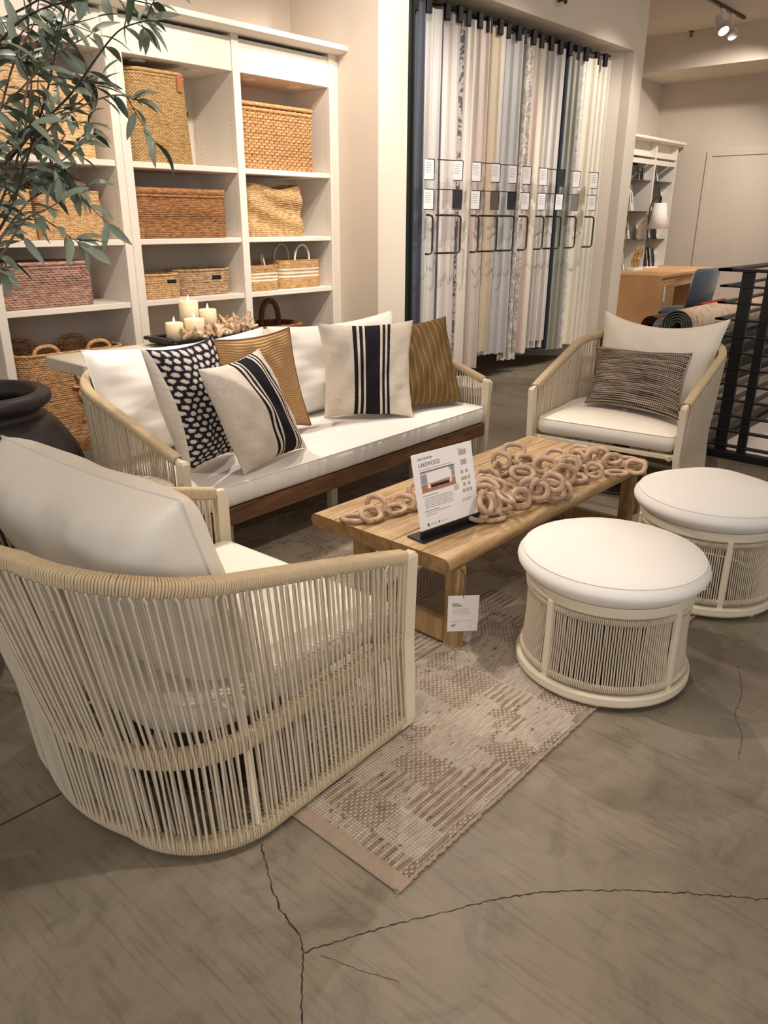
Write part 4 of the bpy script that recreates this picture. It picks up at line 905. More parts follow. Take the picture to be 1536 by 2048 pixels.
ln(mb,.16,.3,.085); ln(mb,.33,.46,.085); mb.box(Wd*.12,Wd*.145,Hs*.07,Hs*.11,0,.0003,c=.0001,T=T_t); mb.box(Wd*.305,Wd*.32,Hs*.075,Hs*.105,0,.0003,c=.0001,T=T_t)
mb.build('sign_print',M['ink'],board)
def pr(name,x0,x1,y0,y1,m,o=0,poly=None):
    mb=MB()
    if poly: mb.prism([(Wd*a,Hs*b) for a,b in poly],.0002+o,.0005+o,T=T_t)
    else: mb.box(Wd*x0,Wd*x1,Hs*y0,Hs*y1,.0001+o,.0004+o,c=.0001,T=T_t)
    return mb.build(name,m,board)
pr('photo_wall',.10,.66,.50,.77,mat('print_greige',S(196,184,178),.7))
pr('photo_deck',.10,.66,.50,.60,mat('print_red_deck',S(172,118,94),.7),.0002)
pr('photo_window',.10,.66,.755,.765,M['ink'],.0003); pr('photo_window_side',.10,.2,.61,.72,mat('print_blue_grey',S(150,150,158),.7),.0002); pr('photo_window_side',.58,.66,.61,.76,mat('print_blue_grey',S(150,150,158),.7),.0002)
pr('photo_sofa',0,0,0,0,M['paper'],.0004,[(.2,.55),(.2,.74),(.55,.75),(.6,.7),(.6,.56),(.56,.55),(.56,.62),(.24,.6),(.24,.54)])
pr('photo_shadow',.25,.55,.545,.58,M['black'],.0005); pr('photo_rail',.22,.58,.59,.605,mat('print_wood',S(178,128,104),.7),.0007)
for k,(x,y) in enumerate(((.76,.85),(.78,.72),(.76,.61),(.84,.61),(.76,.52),(.81,.52),(.87,.52),(.78,.44),(.86,.44),(.76,.36),(.82,.36),(.88,.36))):
    pr('photo_thumbnail',x,x+(.13 if k==0 else .1 if k==1 else .045),y,y+(.07 if k<2 else .045),mat('print_taupe',S(178,164,152),.7))
pr('photo_swatch',.62,.70,.42,.485,mat('print_swatch',S(196,184,172),.7))
# ------------------------------------------------------------------ CHAIN
ch=thing('wooden_chain','heaped chain of big bleached wooden links sprawled along the coffee table','decoration',tuple(atz(1050,1000,zt)))
def linkmesh(a=.045,b=.032,r=.0118):
    mb=MB(); u=np.linspace(0,2*PI,44,endpoint=False); e=.8
    P=np.stack([np.sign(np.cos(u))*np.abs(np.cos(u))**e*a,np.sign(np.sin(u))*np.abs(np.sin(u))**e*b,0*u],1); mb.tube(P,r,10,closed=True,up=(0,0,1),sq=(.8,1.0)); return mb
LM=None
def add_link(c,yaw,pitch,roll,s=1):
    global LM
    if LM is None:
        o=linkmesh().build('link',M['chain'],None,smooth=True,origin=(0,0,0)); LM=o
    else: o=LM.copy(); COL.objects.link(o)
    o.parent=ch; o.location=np.array(c)-WL[ch.name]; o.rotation_euler=(roll,pitch,yaw); o.scale=(s,s,s)
L=[ # px,py,height above table centre, yaw,pitch,roll
 (708,1030,.014,-30,0,0),(742,1022,.03,20,0,35),(752,1002,.045,-60,0,75),(790,1012,.02,15,0,12),(806,1000,.03,-40,0,60),(838,975,.045,10,0,50),(826,1002,.018,30,0,8),(858,985,.04,-70,0,70),
 (870,960,.03,10,0,10),(900,950,.04,40,0,50),(930,965,.045,-50,0,70),
 (950,960,.05,-60,0,75),(962,995,.05,-80,0,80),(985,1028,.014,0,0,0),(990,968,.06,-50,0,65),(1000,1005,.035,-10,0,15),(955,1025,.02,40,0,10),(968,1000,.015,80,0,5),
 (1003,915,.09,-70,0,78),(1028,895,.10,-20,0,45),(1015,975,.05,10,0,25),(1045,940,.10,-10,0,30),(1052,915,.075,0,0,25),(1045,985,.03,30,0,12),(1070,1010,.03,-60,0,62),(1072,975,.055,-35,0,60),(1095,1000,.02,-5,0,10),
 (1090,925,.10,-30,0,50),(1110,905,.05,-40,0,40),(1118,940,.055,-65,0,60),(1060,940,.03,60,0,10),(1085,960,.03,20,0,20),(1120,965,.02,10,0,10),(1140,920,.05,-20,0,45),(1150,950,.02,-15,0,8),(1095,975,.015,60,0,0),(1030,1000,.015,-20,0,0),
 (1160,900,.045,-60,0,70),(1168,935,.02,-20,0,20),(1195,905,.055,-25,0,60),(1188,935,.05,-75,0,72),(1208,915,.03,20,0,15),(1225,922,.02,-25,0,10),(1232,940,.016,-15,0,0),(1255,915,.02,-20,0,8),(1270,928,.02,-60,0,50),
]
for q_ in range(40): L.append((960+rng.rand()*180,925+rng.rand()*80,.02+.07*rng.rand(),rng.uniform(-90,90),rng.uniform(-25,25),rng.choice([25,50,70,85])))
L=[l for l in L if not (l[0]>1060 and l[1]>985)]
for q_ in range(10): L.append((1150+rng.rand()*80,905+rng.rand()*32,.02+.03*rng.rand(),rng.uniform(-90,90),0,rng.choice([10,50,75])))
for (px,py,h,yw,pt,rl) in L: add_link(atz(px,py+6,zt+h),math.radians(yw-25),math.radians(pt),math.radians(rl),1.0+.08*rng.randn()*.5)
for (px,py,z,yw) in ((1276,955,.33,20),(1268,990,.24,70),(1262,1010,.16,0)): add_link(atx(px,py,3.60),math.radians(yw),math.radians(80),0,1)
# ------------------------------------------------------------------ OTTOMANS
def ottoman(label,c,rot):
    t=thing('ottoman',label,'ottoman',(0,0,0),'round rope ottomans')
    MB().lathe([(.22,.022),(.296,.022),(.300,.03),(.300,.052),(.296,.058),(.22,.058)],(0,0,0),72).build('base_ring',M['frame'],t,smooth=False)
    MB().lathe([(.2,.338),(.281,.338),(.284,.343),(.284,.368),(.281,.373),(.2,.373)],(0,0,0),72).build('top_ring',M['frame'],t)
    mb=MB(); n=198; R_=random.Random(3)
    for i in range(n):
        a_=2*PI*i/n; 
        if min(abs(((a_-k*PI/2+PI)%(2*PI))-PI) for k in range(4))<.045: continue
        j=R_.gauss(0,.0025); r0,r1=.278,.271
        mb.tube([(r0*math.cos(a_+j),r0*math.sin(a_+j),.075),(r1*math.cos(a_),r1*math.sin(a_),.2),((r1)*math.cos(a_-j),(r1)*math.sin(a_-j),.325)],.0030,5,caps=False)
    mb.build('rope_cords',M['rope2'],t,smooth=True,kind='stuff')
    mb=MB()
    for z,r in ((.32,.272),(.078,.280)):
        n2=300; an=np.arange(n2)*2*PI/n2
        for a_ in an:
            u=np.linspace(0,2*PI,8,endpoint=False); P=np.stack([(r+.007*np.cos(u))*math.cos(a_),(r+.007*np.cos(u))*math.sin(a_),z+.012*np.sin(u)],1); mb.tube(P,.0028,4,closed=True)
    mb.build('rope_binding',M['rope2'],t,smooth=True,kind='stuff')
    for k in range(4):
        a_=k*PI/2; mb=MB(); mb.box(.272,.288,-.011,.011,.05,.345,c=.002); mb.xf(lambda V:rotz(V,a_)); mb.build('upright',M['frame'],t)
    mb=MB(); mb.lathe([(0,.06),(.25,.06),(.25,.068),(0,.068)],(0,0,0),40); mb.build('bottom_panel',M['black'],t)
    for k in range(4):
        a_=k*PI/2+.6; MB().lathe([(0,0),(.014,0),(.016,.004),(.014,.022),(0,.022)],(.26*math.cos(a_),.26*math.sin(a_),0),16).build('foot',M['castw'],t,smooth=True)
    an=np.linspace(0,2*PI,120,endpoint=False); ol=np.stack([.298*np.cos(an),.298*np.sin(an)],1)
    mb=MB(); seam=slab(mb,ol,.374,.458,.020,.058,18,edge=.03,lump=.012,seed=14,ce=2.0); o=mb.build('seat_cushion',M['white_fab'],t,smooth=True); piping(seam,o,M['white_fab'],.002)
    t.location=c; t.rotation_euler=(0,0,rot); return t
ott=ottoman('round rope ottoman with white cushion nearest the camera, at the rug edge',(2.30,1.01,0),math.radians(76)); 
ott2=copy_tree(ott); ott2.location=(3.15,.975,0); ott2.rotation_euler=(0,0,math.radians(35)); ott2['label']='round rope ottoman with white cushion at the right, further back by the railing'
WL[ott2.name]=np.zeros(3)
tg=thing('price_tag','small white tag hanging below the cushion of the far ottoman','tag',tuple(atd(1405,1168,3.02)))
P0=[atd(x,y,3.0) for x,y in ((1400,1165),(1408,1160),(1413,1178),(1396,1186))]
mb=MB(); V=[p+Fw*s for s in (0,.001) for p in P0]; mb.add(V,[[3,2,1,0],[4,5,6,7],[0,1,5,4],[1,2,6,5],[2,3,7,6],[3,0,4,7]]); mb.build('card',M['paper'],tg)
mb=MB().tube([atd(1404,1163,3.0),atd(1408,1150,3.03)],.001,5); mb.build('string',M['castw'],tg)
# ------------------------------------------------------------------ RUG
rx0,ry0=1.05,.885; rx1,ry1=3.55,2.98
t=thing('rug','faded beige and brown flat-woven area rug under the coffee table','rug',((rx0+rx1)/2,(ry0+ry1)/2,0))
mb=MB(); n1,n2=160,140
xs=np.linspace(rx0+.045,rx1-.045,n1); ys_=np.linspace(ry0+.012,ry1-.012,n2); X_,Y_=np.meshgrid(xs,ys_,indexing='ij')
Z_=.0115+.0008*np.sin(X_*9)*np.sin(Y_*7)
mb.grid(np.stack([X_,Y_,Z_],-1)); mb.box(rx0+.045,rx1-.045,ry0+.012,ry1-.012,.001,.0095,c=.001)
mb.build('pile',M['rug'],t,smooth=True)
for (xa,xb) in ((rx0,rx0+.05),(rx1-.05,rx1)):
    mb=MB(); mb.box(xa,xb,ry0,ry1,.001,.011,c=.004); mb.build('end_binding',M['rugedge'],t)
for ya in (ry0,ry1-.016):
    P=np.stack([np.linspace(rx0,rx1,500),ya+.008+.002*rng.randn(500),.0065+0*np.zeros(500)],1); mb=MB(); mb.tube(P,.0055+.0012*rng.rand(500),6); mb.build('side_selvedge',M['rugedge'],t,smooth=True)
# ------------------------------------------------------------------ SIDE TABLES
t=thing('side_table','low round whitewashed striped wood table tucked between armchair and sofa','table',(1.43,2.64,0))
sx,sy=1.43,2.64
mb=MB(); mb.lathe([(0,.465),(.185,.465),(.19,.47),(.19,.5),(.186,.505),(0,.505)],(0,0,0),60); 
for v_ in mb.v: v_+=np.array([sx,sy,0])
mb.build('table_top',wood('whitewashed_slats',S(166,150,128),S(214,200,180),S(230,220,204),.6,'X',2.0),t)
for k in range(3):
    a_=k*2*PI/3+.5; MB().tube([(sx+.14*math.cos(a_),sy+.14*math.sin(a_),0.465),(sx+.16*math.cos(a_),sy+.16*math.sin(a_),0.0)],.014,10).build('leg',M['drift'],t,smooth=True)
t=thing('pedestal_table','cream round pedestal side table at the right end of the sofa','table',(4.06,2.83,0))
px_,py_=4.02,2.92
mb=MB(); mb.lathe([(0,.462),(.19,.462),(.2,.466),(.2,.515),(.196,.52),(0,.52)],(px_,py_,0),64); mb.build('table_top',M['ped'],t)
mb=MB(); mb.lathe([(0,0),(.15,0),(.15,.01),(.11,.2),(.1,.462),(0,.462)],(px_,py_,0),48); mb.build('pedestal',M['ped'],t,smooth=False)
# ------------------------------------------------------------------ CURTAIN WINGS
cols=[(30,34,30),(82,86,96),(206,200,192),(92,92,104),(222,212,204),(206,196,186),(240,230,218),(224,208,198),(216,198,170),(226,216,204),(202,199,195),(120,108,94),(196,186,172),(222,204,190),(232,220,200),(222,216,206),(206,198,190),(42,46,62),(166,165,152),(214,207,200),(236,226,206),(236,228,212)]
def curtain(lab,x,y,ang,wd,z0,z1,col,idx,pattern=None,amp=.012,fold=.07,sheer=False):
    n=int(wd/.007); u=np.linspace(0,wd,n); zs=np.linspace(z0,z1,26); R_=np.random.RandomState(idx)
    ph=R_.rand()*6; G=[]; G2=[]
    for z in zs:
        k=(z1-z)/(z1-z0); a_=amp*(1+.9*k); pin_=1-.10*np.sin(PI*k)*R_.rand()*0-.0
        off=a_*np.sin(2*PI*u/fold+ph+.5*k*math.sin(ph))+.35*a_*np.sin(2*PI*u/(fold*.47)+ph*2+k)
        sp=(1-.12*(1-k)); lx=(u-wd)*sp
        sway=.02*k*math.sin(idx*1.7)
        X=x+lx*math.cos(ang)-(off)*math.sin(ang)+sway; Y=y+lx*math.sin(ang)+(off)*math.cos(ang)
        G.append(np.stack([X,Y,np.full(n,z)],1)); G2.append(np.stack([X,Y+.004,np.full(n,z)],1))
    A_=np.array(G); B_=np.array(G2)[:,::-1]; Gd=np.concatenate([A_,B_],1)
    mb=MB(); mb.grid(Gd,wv=True); m_=curtmat('curtain_%d'%idx if 0 else 'curtain_cloth',S(*col),.65,S(*pattern) if pattern else None)
    return mb.build('curtain',m_,None,smooth=True,label=lab,cat='curtain',group='sample curtains in the niche')
names=['darkest green sliver of curtain at the left edge of the niche','slate blue linen curtain, leftmost wide panel','silvery grey satin curtain beside the slate blue one','dusty indigo narrow curtain edge next to the silver satin',
 'pale oatmeal curtain under the second handle','off-white curtain with grey vine pattern strip','bright white long curtain hanging lowest beside the vine pattern','blush pink striped curtain behind the third handle','warm tan curtain with the dark brown swatch card','cream curtain right of the warm tan one',
 'pale silver blue silky curtain','dark taupe narrow curtain beside a blue edge','shiny beige ruffled curtain in the middle of the niche','rosy beige curtain right of the ruffled one','creamy yellow narrow curtain right of the rosy one','light greige gauzy curtain under the seventh card',
 'grey lilac curtain left of the navy one','navy blue narrow curtain','sage grey curtain right of the navy one','pale silver curtain with a glittering edge','ivory curtain, second from the right end','sheer ivory curtain at the right end of the niche']
na=math.radians(-12)
rodz=3.02
card_names=['left end','second from the left','third from the left','fourth from the left','fifth from the left','sixth from the left','seventh from the left','third from the right end','second from the right end','right end']
top_px=[848,905,942,980,1014,1042,1075,1110,1141,1177]
grp='hinged display arms in the niche'
yw=4.36
for i in range(10):
    xr=aty(top_px[i]+8,430,4.30)[0]; ang=na
    bott=[.1,.13,.18,.16,.19,.2,.24,.2,.25,.25][i]
    rt=thing('curtain_rod','dark bronze swing rod with cards and pull handle, %s'%card_names[i],'curtain rod',(xr,4.28,rodz+.05),grp)
    d=np.array([math.cos(ang),math.sin(ang),0]); base=np.array([xr,4.30,rodz+.055])
    mb=MB(); mb.tube([base-d*.52,base+d*.03],.009,8); mb.tube([base-d*.52+[0,.06,.02],base+d*.0+[0,.06,.02]],.007,8); 
    mb.build('rod',M['steel'],rt,smooth=True)
    for q in (.03,): 
        mb=MB(); P=base+d*q; mb.lathe([(0,-.014),(.014,-.006),(.016,0),(.014,.006),(0,.014)],P,12); mb.build('finial',M['black'],rt,smooth=True)
    for q in (-.07,-.2): bx(-.026,.026,-.018,.018,-.10,.02,c=.006,T=lambda V:rotz(V,ang,base+d*q+[0,-.03,-.01])).build('bracket_clip',M['black'],rt)
    # two small swatch cards on arms and a handle, in front of the curtains
    xh=aty(top_px[i]-3,430,4.20)[0]; yf=4.19
    ad=rotz(np.array([.045,-.05,0]),0); 
    al=[.06,.24,.08,.2,.2,.10,.10,.2,.12,.13][i]; arm0=np.array([xh+.085-al,yf-.03+al*.33,0]); arm1=np.array([xh+.085,yf-.03,0]); dirv=(arm1-arm0)/np.linalg.norm(arm1-arm0); nv=np.array([dirv[1],-dirv[0],0])
    for kz,(z1_,z0_) in enumerate(((1.955,1.72),(1.705,1.535))):
        z1_=aty(top_px[i],(317,378)[kz]+ (i*3.0,i*1.35)[kz],4.17)[2]; hh_=.15
        fr_=MB(); fr_.tube([arm0+[0,0,z1_],arm1+[0,0,z1_]],.004,6); fr_.tube([arm1+[0,0,z1_],arm1+[0,0,z1_-hh_]],.006,6); fr_.tube([arm1+[0,0,z1_-hh_],arm1-dirv*.09+[0,0,z1_-hh_]],.003,6); fr_.build('card_arm',M['black'],rt,smooth=True)
        dark=(i,kz) in ((1,1),(3,1),(4,1),(7,0),(8,1))
        mb=MB(); P=arm1-dirv*.095+nv*.004+[0,0,z1_-hh_+.004]
        q0=P;q1=P+dirv*.09
        V=[q0,q1,q1+[0,0,hh_-.008],q0+[0,0,hh_-.008]]; V=V+[v+nv*.002 for v in V]
        mb.add(V,[[3,2,1,0],[4,5,6,7],[0,1,5,4],[1,2,6,5],[2,3,7,6],[3,0,4,7]]); mb.build('swatch_card',[M['swatch%d'%(i%3)] if dark else M['paper']][0],rt,label='dark fabric swatch' if dark else 'white information card')
        if not dark:
            mb=MB()
            for r_ in range(5):
                yy=z1_-.03-r_*.017; a0=arm1-dirv*.085+nv*.0065; mb.add([a0+[0,0,yy],a0+dirv*(.06 if r_%2 else .05)+[0,0,yy],a0+dirv*(.06 if r_%2 else .05)+[0,0,yy+.004],a0+[0,0,yy+.004]],[[0,1,2,3]])
            mb.build('card_print',M['inklight'],rt)
    zh1,zh0=1.535,1.235; Hp=[arm0+[0,0,zh1],arm1-dirv*.03+[0,0,zh1],arm1-dirv*.008+[0,0,zh1-.008],arm1+[0,0,zh1-.03],arm1+[0,0,zh0+.03],arm1-dirv*.008+[0,0,zh0+.008],arm1-dirv*.03+[0,0,zh0],arm0+[0,0,zh0]]
    mb=MB(); mb.tube(Hp,.0085,8); mb.build('pull_handle',M['steel'],rt,smooth=True)
    mb=MB(); mb.tube([[xr-.3,4.52,bott+.3],[xr-.3,4.52,rodz+.03]],.007,8); mb.build('pole',M['steel'],rt,smooth=True)
# curtains
xs_=[(808,822,1),(822,842,1),(842,874,2),(868,878,3),(876,908,4),(900,917,5),(912,938,6),(938,962,7),(958,985,8),(980,994,9),(986,1026,10),(1026,1036,11),(1032,1046,12),(1046,1062,13),(1060,1071,14),(1068,1102,15),(1096,1108,16),(1106,1115,17),(1112,1136,18),(1132,1148,19),(1146,1172,20),(1166,1192,21)]
botpx=[640,660,680,690,710,725,735,733,700,705,702,704,714,700,702,690,676,692,693,690,682,680]
for k,(xa,xb,_) in enumerate(xs_):
    y_=4.285+.02*(k%2)
    p=aty(xb,430,y_); q=aty(xa,430,y_); zb_=max(.08,aty(xb,botpx[k]+0,y_)[2]); wd=(p[0]-q[0])*1.12+(.02 if k in (2,3) else .08)
    curtain(names[k],p[0],y_,-.42,wd,zb_,rodz+ (.03 if k%2 else .0),cols[k],k+1,(110,108,112) if k==5 else ((236,230,222) if k in (12,19) else None),fold=.075+.05*((k*7)%3)/2)
# ------------------------------------------------------------------ FAR BOOKCASE
Y2=5.50; pl=lambda x,y:aty(x,y,Y2)
xa=pl(1310,296)[0]; 
d0=pl(1308,330)[0]; zc2=pl(1300,275)[2]
bk=thing('bookcase','white bookcase with dark glass shelves by the far door wall','bookcase',(12.3,5.7,0))
zt2=2.62; xr2=pl(1357,300)[0]; xm=pl(1311,330)[0]; xl2=xm-(xr2-xm)*1.0-.1
for a_,b_ in ((xr2-.03,xr2),(xm-.02,xm+.02),(xl2-.03,xl2)): bx(a_,b_,Y2,Y2+.38,0,zt2,c=.003).build('side_panel',M['case'],bk)
bx(xl2,xr2,Y2+.37,Y2+.39,0,zt2,c=.001).build('back_panel',M['case_back'],bk)
for a_,b_ in ((xl2,xm-.02),(xm+.02,xr2-.03)):
    v=MB(); v.box(a_,b_,Y2+.1,Y2+.12,2.42,zt2,c=.002); v.box(a_,b_,Y2,Y2+.02,2.30,2.37,c=.002); v.box(a_,b_,Y2,Y2+.37,2.40,2.42,c=.001); v.build('valance',M['case'],bk)
mb=MB(); mb.box(xl2-.1,xr2+.06,Y2-.1,Y2+.4,zt2,zt2+.04,c=.006); mb.build('cornice',M['case'],bk)
sz=[pl(1330,y)[2] for y in (362,0,477)]; 
shelvesR=[atx(1330,362,(xm+xr2)/2)[2],1.35,atx(1320,477,(xm+xr2)/2)[2]]
zsh=[1.93,1.50+.0,1.18]
zsh=[aty(1330,364,Y2+.05)[2],aty(1312,423,Y2+.05)[2],aty(1318,478,Y2+.05)[2]]
for z in zsh:
    for a_,b_ in ((xl2,xm-.02),(xm+.02,xr2-.03)): bx(a_,b_,Y2+.03,Y2+.36,z-.012,z,c=.002).build('glass_shelf',M['glass'],bk)
bx(xl2,xr2,Y2,Y2+.37,.72,.75,c=.002).build('shelf',M['case'],bk)
def pframe(label,px,pyb,w,h,z,m,ya=Y2+.12,yaw=.3,ln_=.18):
    p=aty(px,pyb,ya); c=np.array([p[0],ya,z+.001]); w*=1.25;h*=1.15;t=thing('picture_frame',label,'picture frame',tuple(c),'picture frames on the far bookcase')
    def T(V):
        V=np.asarray(V,float).copy(); V[:,1]+=V[:,2]*ln_; return rotz(V,yaw,c)
    mb=MB(); b_=.012
    mb.box(-w/2,w/2,0,.012,0,b_,T=T);mb.box(-w/2,w/2,0,.012,h-b_,h,T=T);mb.box(-w/2,-w/2+b_,0,.012,b_,h-b_,T=T);mb.box(w/2-b_,w/2,0,.012,b_,h-b_,T=T); mb.build('frame',m,t)
    mb=MB().box(-w/2+b_,w/2-b_,.004,.01,b_,h-b_,c=.0005,T=T); mb.build('mat_board',M['paper'],t)
    mb=MB().box(-w*.22,w*.22,.0025,.004,h*.3,h*.7,c=.0005,T=T); mb.build('picture',M['inklight'] if m is not M['gold'] else M['ink'],t)
    mb=MB().tube([T([(0,.012,h*.7)])[0],c+[0,.08,.004]],.003,5); mb.build('easel_leg',M['black'],t)
FR=[('black frame leaning on the top glass shelf, right bay',1316,362,.26,.36,0,'black'),('small black frame on the upper shelf, left bay',1279,362,.11,.16,0,'black'),('second small black frame on the upper shelf beside another',1288,362,.11,.16,0,'black'),
 ('white matted frame on the middle shelf, left bay',1265,423,.24,.33,1,'paper'),('black frame left of the lampshade top',1303,423,.2,.3,1,'black'),('black frame with brass photo above the lampshade',1326,412,.2,.32,1,'black'),
 ('tall gold frame on the lower left shelf',1258,478,.2,.42,2,'gold'),('small gold frame on the lower left shelf',1275,477,.15,.2,2,'gold'),('dark frame under the lampshade, left',1299,478,.2,.24,2,'black'),('dark frame under the lampshade, right',1314,478,.18,.24,2,'black')]
for lab,px,pyb,w_,h_2,si,mm in FR: pframe(lab,px,pyb,w_,h_2,zsh[si],M[mm])
for lab,px,w_,h_2 in (('silver frame standing behind the desk, leftmost',1249,.2,.3),('tall black frame behind the desk by the bookcase divider',1297,.24,.42),('black frame right of the tall one, behind the desk',1303,.2,.3),('small black frame at the right, behind the desk',1311,.14,.28)):
    pframe(lab,px,532,w_,h_2,.751,M['black'])
t=thing('ornament','glossy black ball ornament on a stand, upper shelf of the far bookcase','ornament',tuple(aty(1272,362,Y2+.1)))
p=aty(1272,322,Y2+.1); mb=MB(); mb.lathe([(.06*math.sin(a_),-.06*math.cos(a_)) for a_ in np.linspace(0,PI,14)],p,24); mb.build('ball',M['black'],t,smooth=True)
mb=MB().tube([p-[0,0,.055],[p[0],p[1],zsh[0]+.002]],.005,6); mb.lathe([(0,0),(.04,0),(.04,.008),(0,.008)],(p[0],p[1],zsh[0]+.001),20); mb.build('stand',M['steel'],t)
# ------------------------------------------------------------------ DESK, CHAIR, LAMP, ORNAMENTS
dz_=.83; NC=atz(1326,551,dz_); da=math.radians(5); 
dk=thing('desk','light oak pedestal desk with panelled drawers in the far room','desk',(NC[0],NC[1],0))
def DT(V): return rotz(V,da,(NC[0],NC[1],0))
LD=2.55; WD_=.85
bx(0,LD,0,WD_,dz_-.04,dz_,c=.004,T=DT).build('desk_top',M['deskoak'],dk)
bx(.0,.03,.01,WD_-.01,0,dz_-.04,c=.002,T=DT).build('side_panel',M['deskoak'],dk); bx(LD-.03,LD,.01,WD_-.01,0,dz_-.04,c=.002,T=DT).build('side_panel',M['deskoak'],dk)
bx(.03,.62,.03,WD_-.02,.02,dz_-.04,c=.002,T=DT).build('drawer_cabinet',M['deskoak'],dk); bx(LD-.62,LD-.03,.03,WD_-.02,.02,dz_-.04,c=.002,T=DT).build('drawer_cabinet',M['deskoak'],dk)
bx(.62,LD-.62,.03,.05,dz_-.18,dz_-.04,c=.002,T=DT).build('pencil_drawer',M['deskoak'],dk)
for x_ in (.05,LD-.6):
    for z0_,z1_ in ((.36,.76),(.04,.33)):
        mb=MB(); mb.box(x_,x_+.55,.012,.03,z0_,z1_,c=.004,T=DT)
        for k in range(10): mb.box(x_+.07,x_+.48,.008,.013,z0_+.05+k*(z1_-z0_-.1)/10,z0_+.05+(k+.7)*(z1_-z0_-.1)/10,c=.002,T=DT)
        dr=mb.build('drawer',M['deskoak'],dk); mb=MB().box(x_+.08,x_+.10,-.012,.008,z0_+.12,z1_-.08,c=.003,T=DT); mb.build('handle',M['castw'],dr)
# brass ornament and white book
p=atz(1270,541,dz_); t=thing('figurine','branching polished brass figurine on a white block, on the desk corner','ornament',tuple(p))
bx(-.16,.14,-.05,.05,0.001,.04,c=.003,T=lambda V:V+p).build('block',M['paper'],t)
mb=MB()
for k in range(7):
    b0=p+np.array([-.1+.033*k,0,.04]); pts=[b0,b0+[.03*math.sin(k*2.1),.02,.10],b0+[.06*math.sin(k*2.1+1),0,.17+.03*math.sin(k*3)],b0+[.05*math.cos(k*2),-.02,.22+.03*math.cos(k)]]
    mb.tube(smoothpath(pts,14),.008,6); e_=pts[-1]; mb.lathe([(.018*math.sin(a_),-.018*math.cos(a_)) for a_ in np.linspace(0,PI,8)],e_,10)
mb.build('branches',M['gold'],t,smooth=True)
p=atz(1298,536,dz_); bx(-.14,.14,-.05,.05,0.001,.02,c=.003,T=lambda V:rotz(V,-.3,p)).build('catalogue',M['paper'],None,label='white catalogue lying on the desk top',cat='book')
# desk chair
dc=thing('desk_chair','blue-grey velvet slipper chair pushed up to the oak desk','chair',(0,0,0))
cpos=atz(1400,600,.45); 
def CT(V): return rotz(V,-.25,(0,0,0))
mb=MB(); mb.box(-.24,.24,-.05,.36,.28,.42,c=.05,T=CT); mb.build('seat',M['velvet'],dc,smooth=True)
def BT(V):
    V=np.asarray(V,float).copy(); V[:,1]-=(V[:,2]-.4)*.18; return CT(V)
mb=MB(); mb.box(-.24,.24,-.16,-.05,.35,.93,c=.04,T=BT); mb.build('backrest',M['velvet'],dc,smooth=True)
for x_ in (-.2,.2):
    for y_ in (-.02,.38): MB().tube([CT(np.array([[x_,y_,.30]]))[0],CT(np.array([[x_,y_,0.0]]))[0]],.018,8).build('leg',M['walnut'],dc)
q=atz(1402,537,.93); dc.location=(q[0]+.14,q[1]+.13,0)
# floor lamp with white shade
DL=float((aty(1318,432,5.28)-CAM)@Fw); lp=atd(1318,432,DL); t=thing('floor_lamp','arched floor lamp with a white tapered fabric shade beside the far bookcase','lamp',(lp[0],lp[1],0))
sc=DL/f
mb=MB(); mb.lathe([(20.5*sc,-24*sc),(21*sc,-24*sc),(11.5*sc,24*sc),(11*sc,24*sc),(20.5*sc,-24*sc)],lp,40); mb.build('lamp_shade',M['shade'],t,smooth=True)
b0=lp+Rh*(-19*sc); mb=MB(); mb.tube(smoothpath([(b0[0],b0[1],.02),(b0[0],b0[1],.8),(b0[0],b0[1],1.4),b0+[0,0,.14],b0+Rh*(12*sc)+[0,0,.28],lp+[0,0,.26],lp+[0,0,.14]],60),.011,8); mb.build('pole',M['steel'],t,smooth=True)
MB().lathe([(0,0),(.15,0),(.15,.015),(.02,.025),(0,.025)],(b0[0],b0[1],0),32).build('base',M['steel'],t)
# ------------------------------------------------------------------ RUG ROLLS
rr=.135; RP=atz(1357,648,.62)
def rugroll(label,c,r,L,mt,fringe=True,mte=None,ang=0):
    t=thing('rolled_rug',label,'rug',tuple(c),'rolled rugs beyond the armchair')
    d=np.array([math.cos(ang),math.sin(ang),0]); n=np.array([-d[1],d[0],0])
    u=np.linspace(0,2*PI*5,400); R_=r*(.28+.72*u/u[-1]); th2=.008
    P=[c+n*(R_*np.cos(u))[:,None]+np.array([0,0,1.])*(R_*np.sin(u))[:,None] for _ in (0,)][0]
    Ri=R_-th2*1.3; P2=c+n*(Ri*np.cos(u))[:,None]+np.array([0,0,1.])*(Ri*np.sin(u))[:,None]
    mb=MB(); ns=12; S_=[P+d*(L*k/(ns-1)) for k in range(ns)]; S2=[P2+d*(L*k/(ns-1)) for k in range(ns)]
    mb.grid(np.array(S_),flip=True); mb.grid(np.array(S2),mi=1); mb.grid(np.array([P2,P]),mi=1); mb.grid(np.array([P2+d*L,P+d*L]),mi=1)
    mb.build('roll',[mt,mte],t,smooth=True); return t
def carpet(name,cs_,sc_=5):
    m,nt,b=newmat(name); b.inputs['Roughness'].default_value=.95
    tc=N(nt,'ShaderNodeTexCoord'); mp=N(nt,'ShaderNodeMapping'); mp.inputs['Scale'].default_value=(2.2,1,1); nt.links.new(tc.outputs['Object'],mp.inputs[0])
    n=N(nt,'ShaderNodeTexNoise',Scale=sc_,Detail=8.0,Roughness=.75); nt.links.new(mp.outputs[0],n.inputs['Vector'])
    r=ramp(nt,cs_); nt.links.new(n.outputs['Fac'],r.inputs[0]); nt.links.new(r.outputs[0],b.inputs['Base Color']); return m
mA=carpet('persian_faded',[(.34,S(104,108,112)),(.42,S(190,166,146)),(.52,S(212,190,164)),(.6,S(172,140,120)),(.7,S(120,120,124))],5)
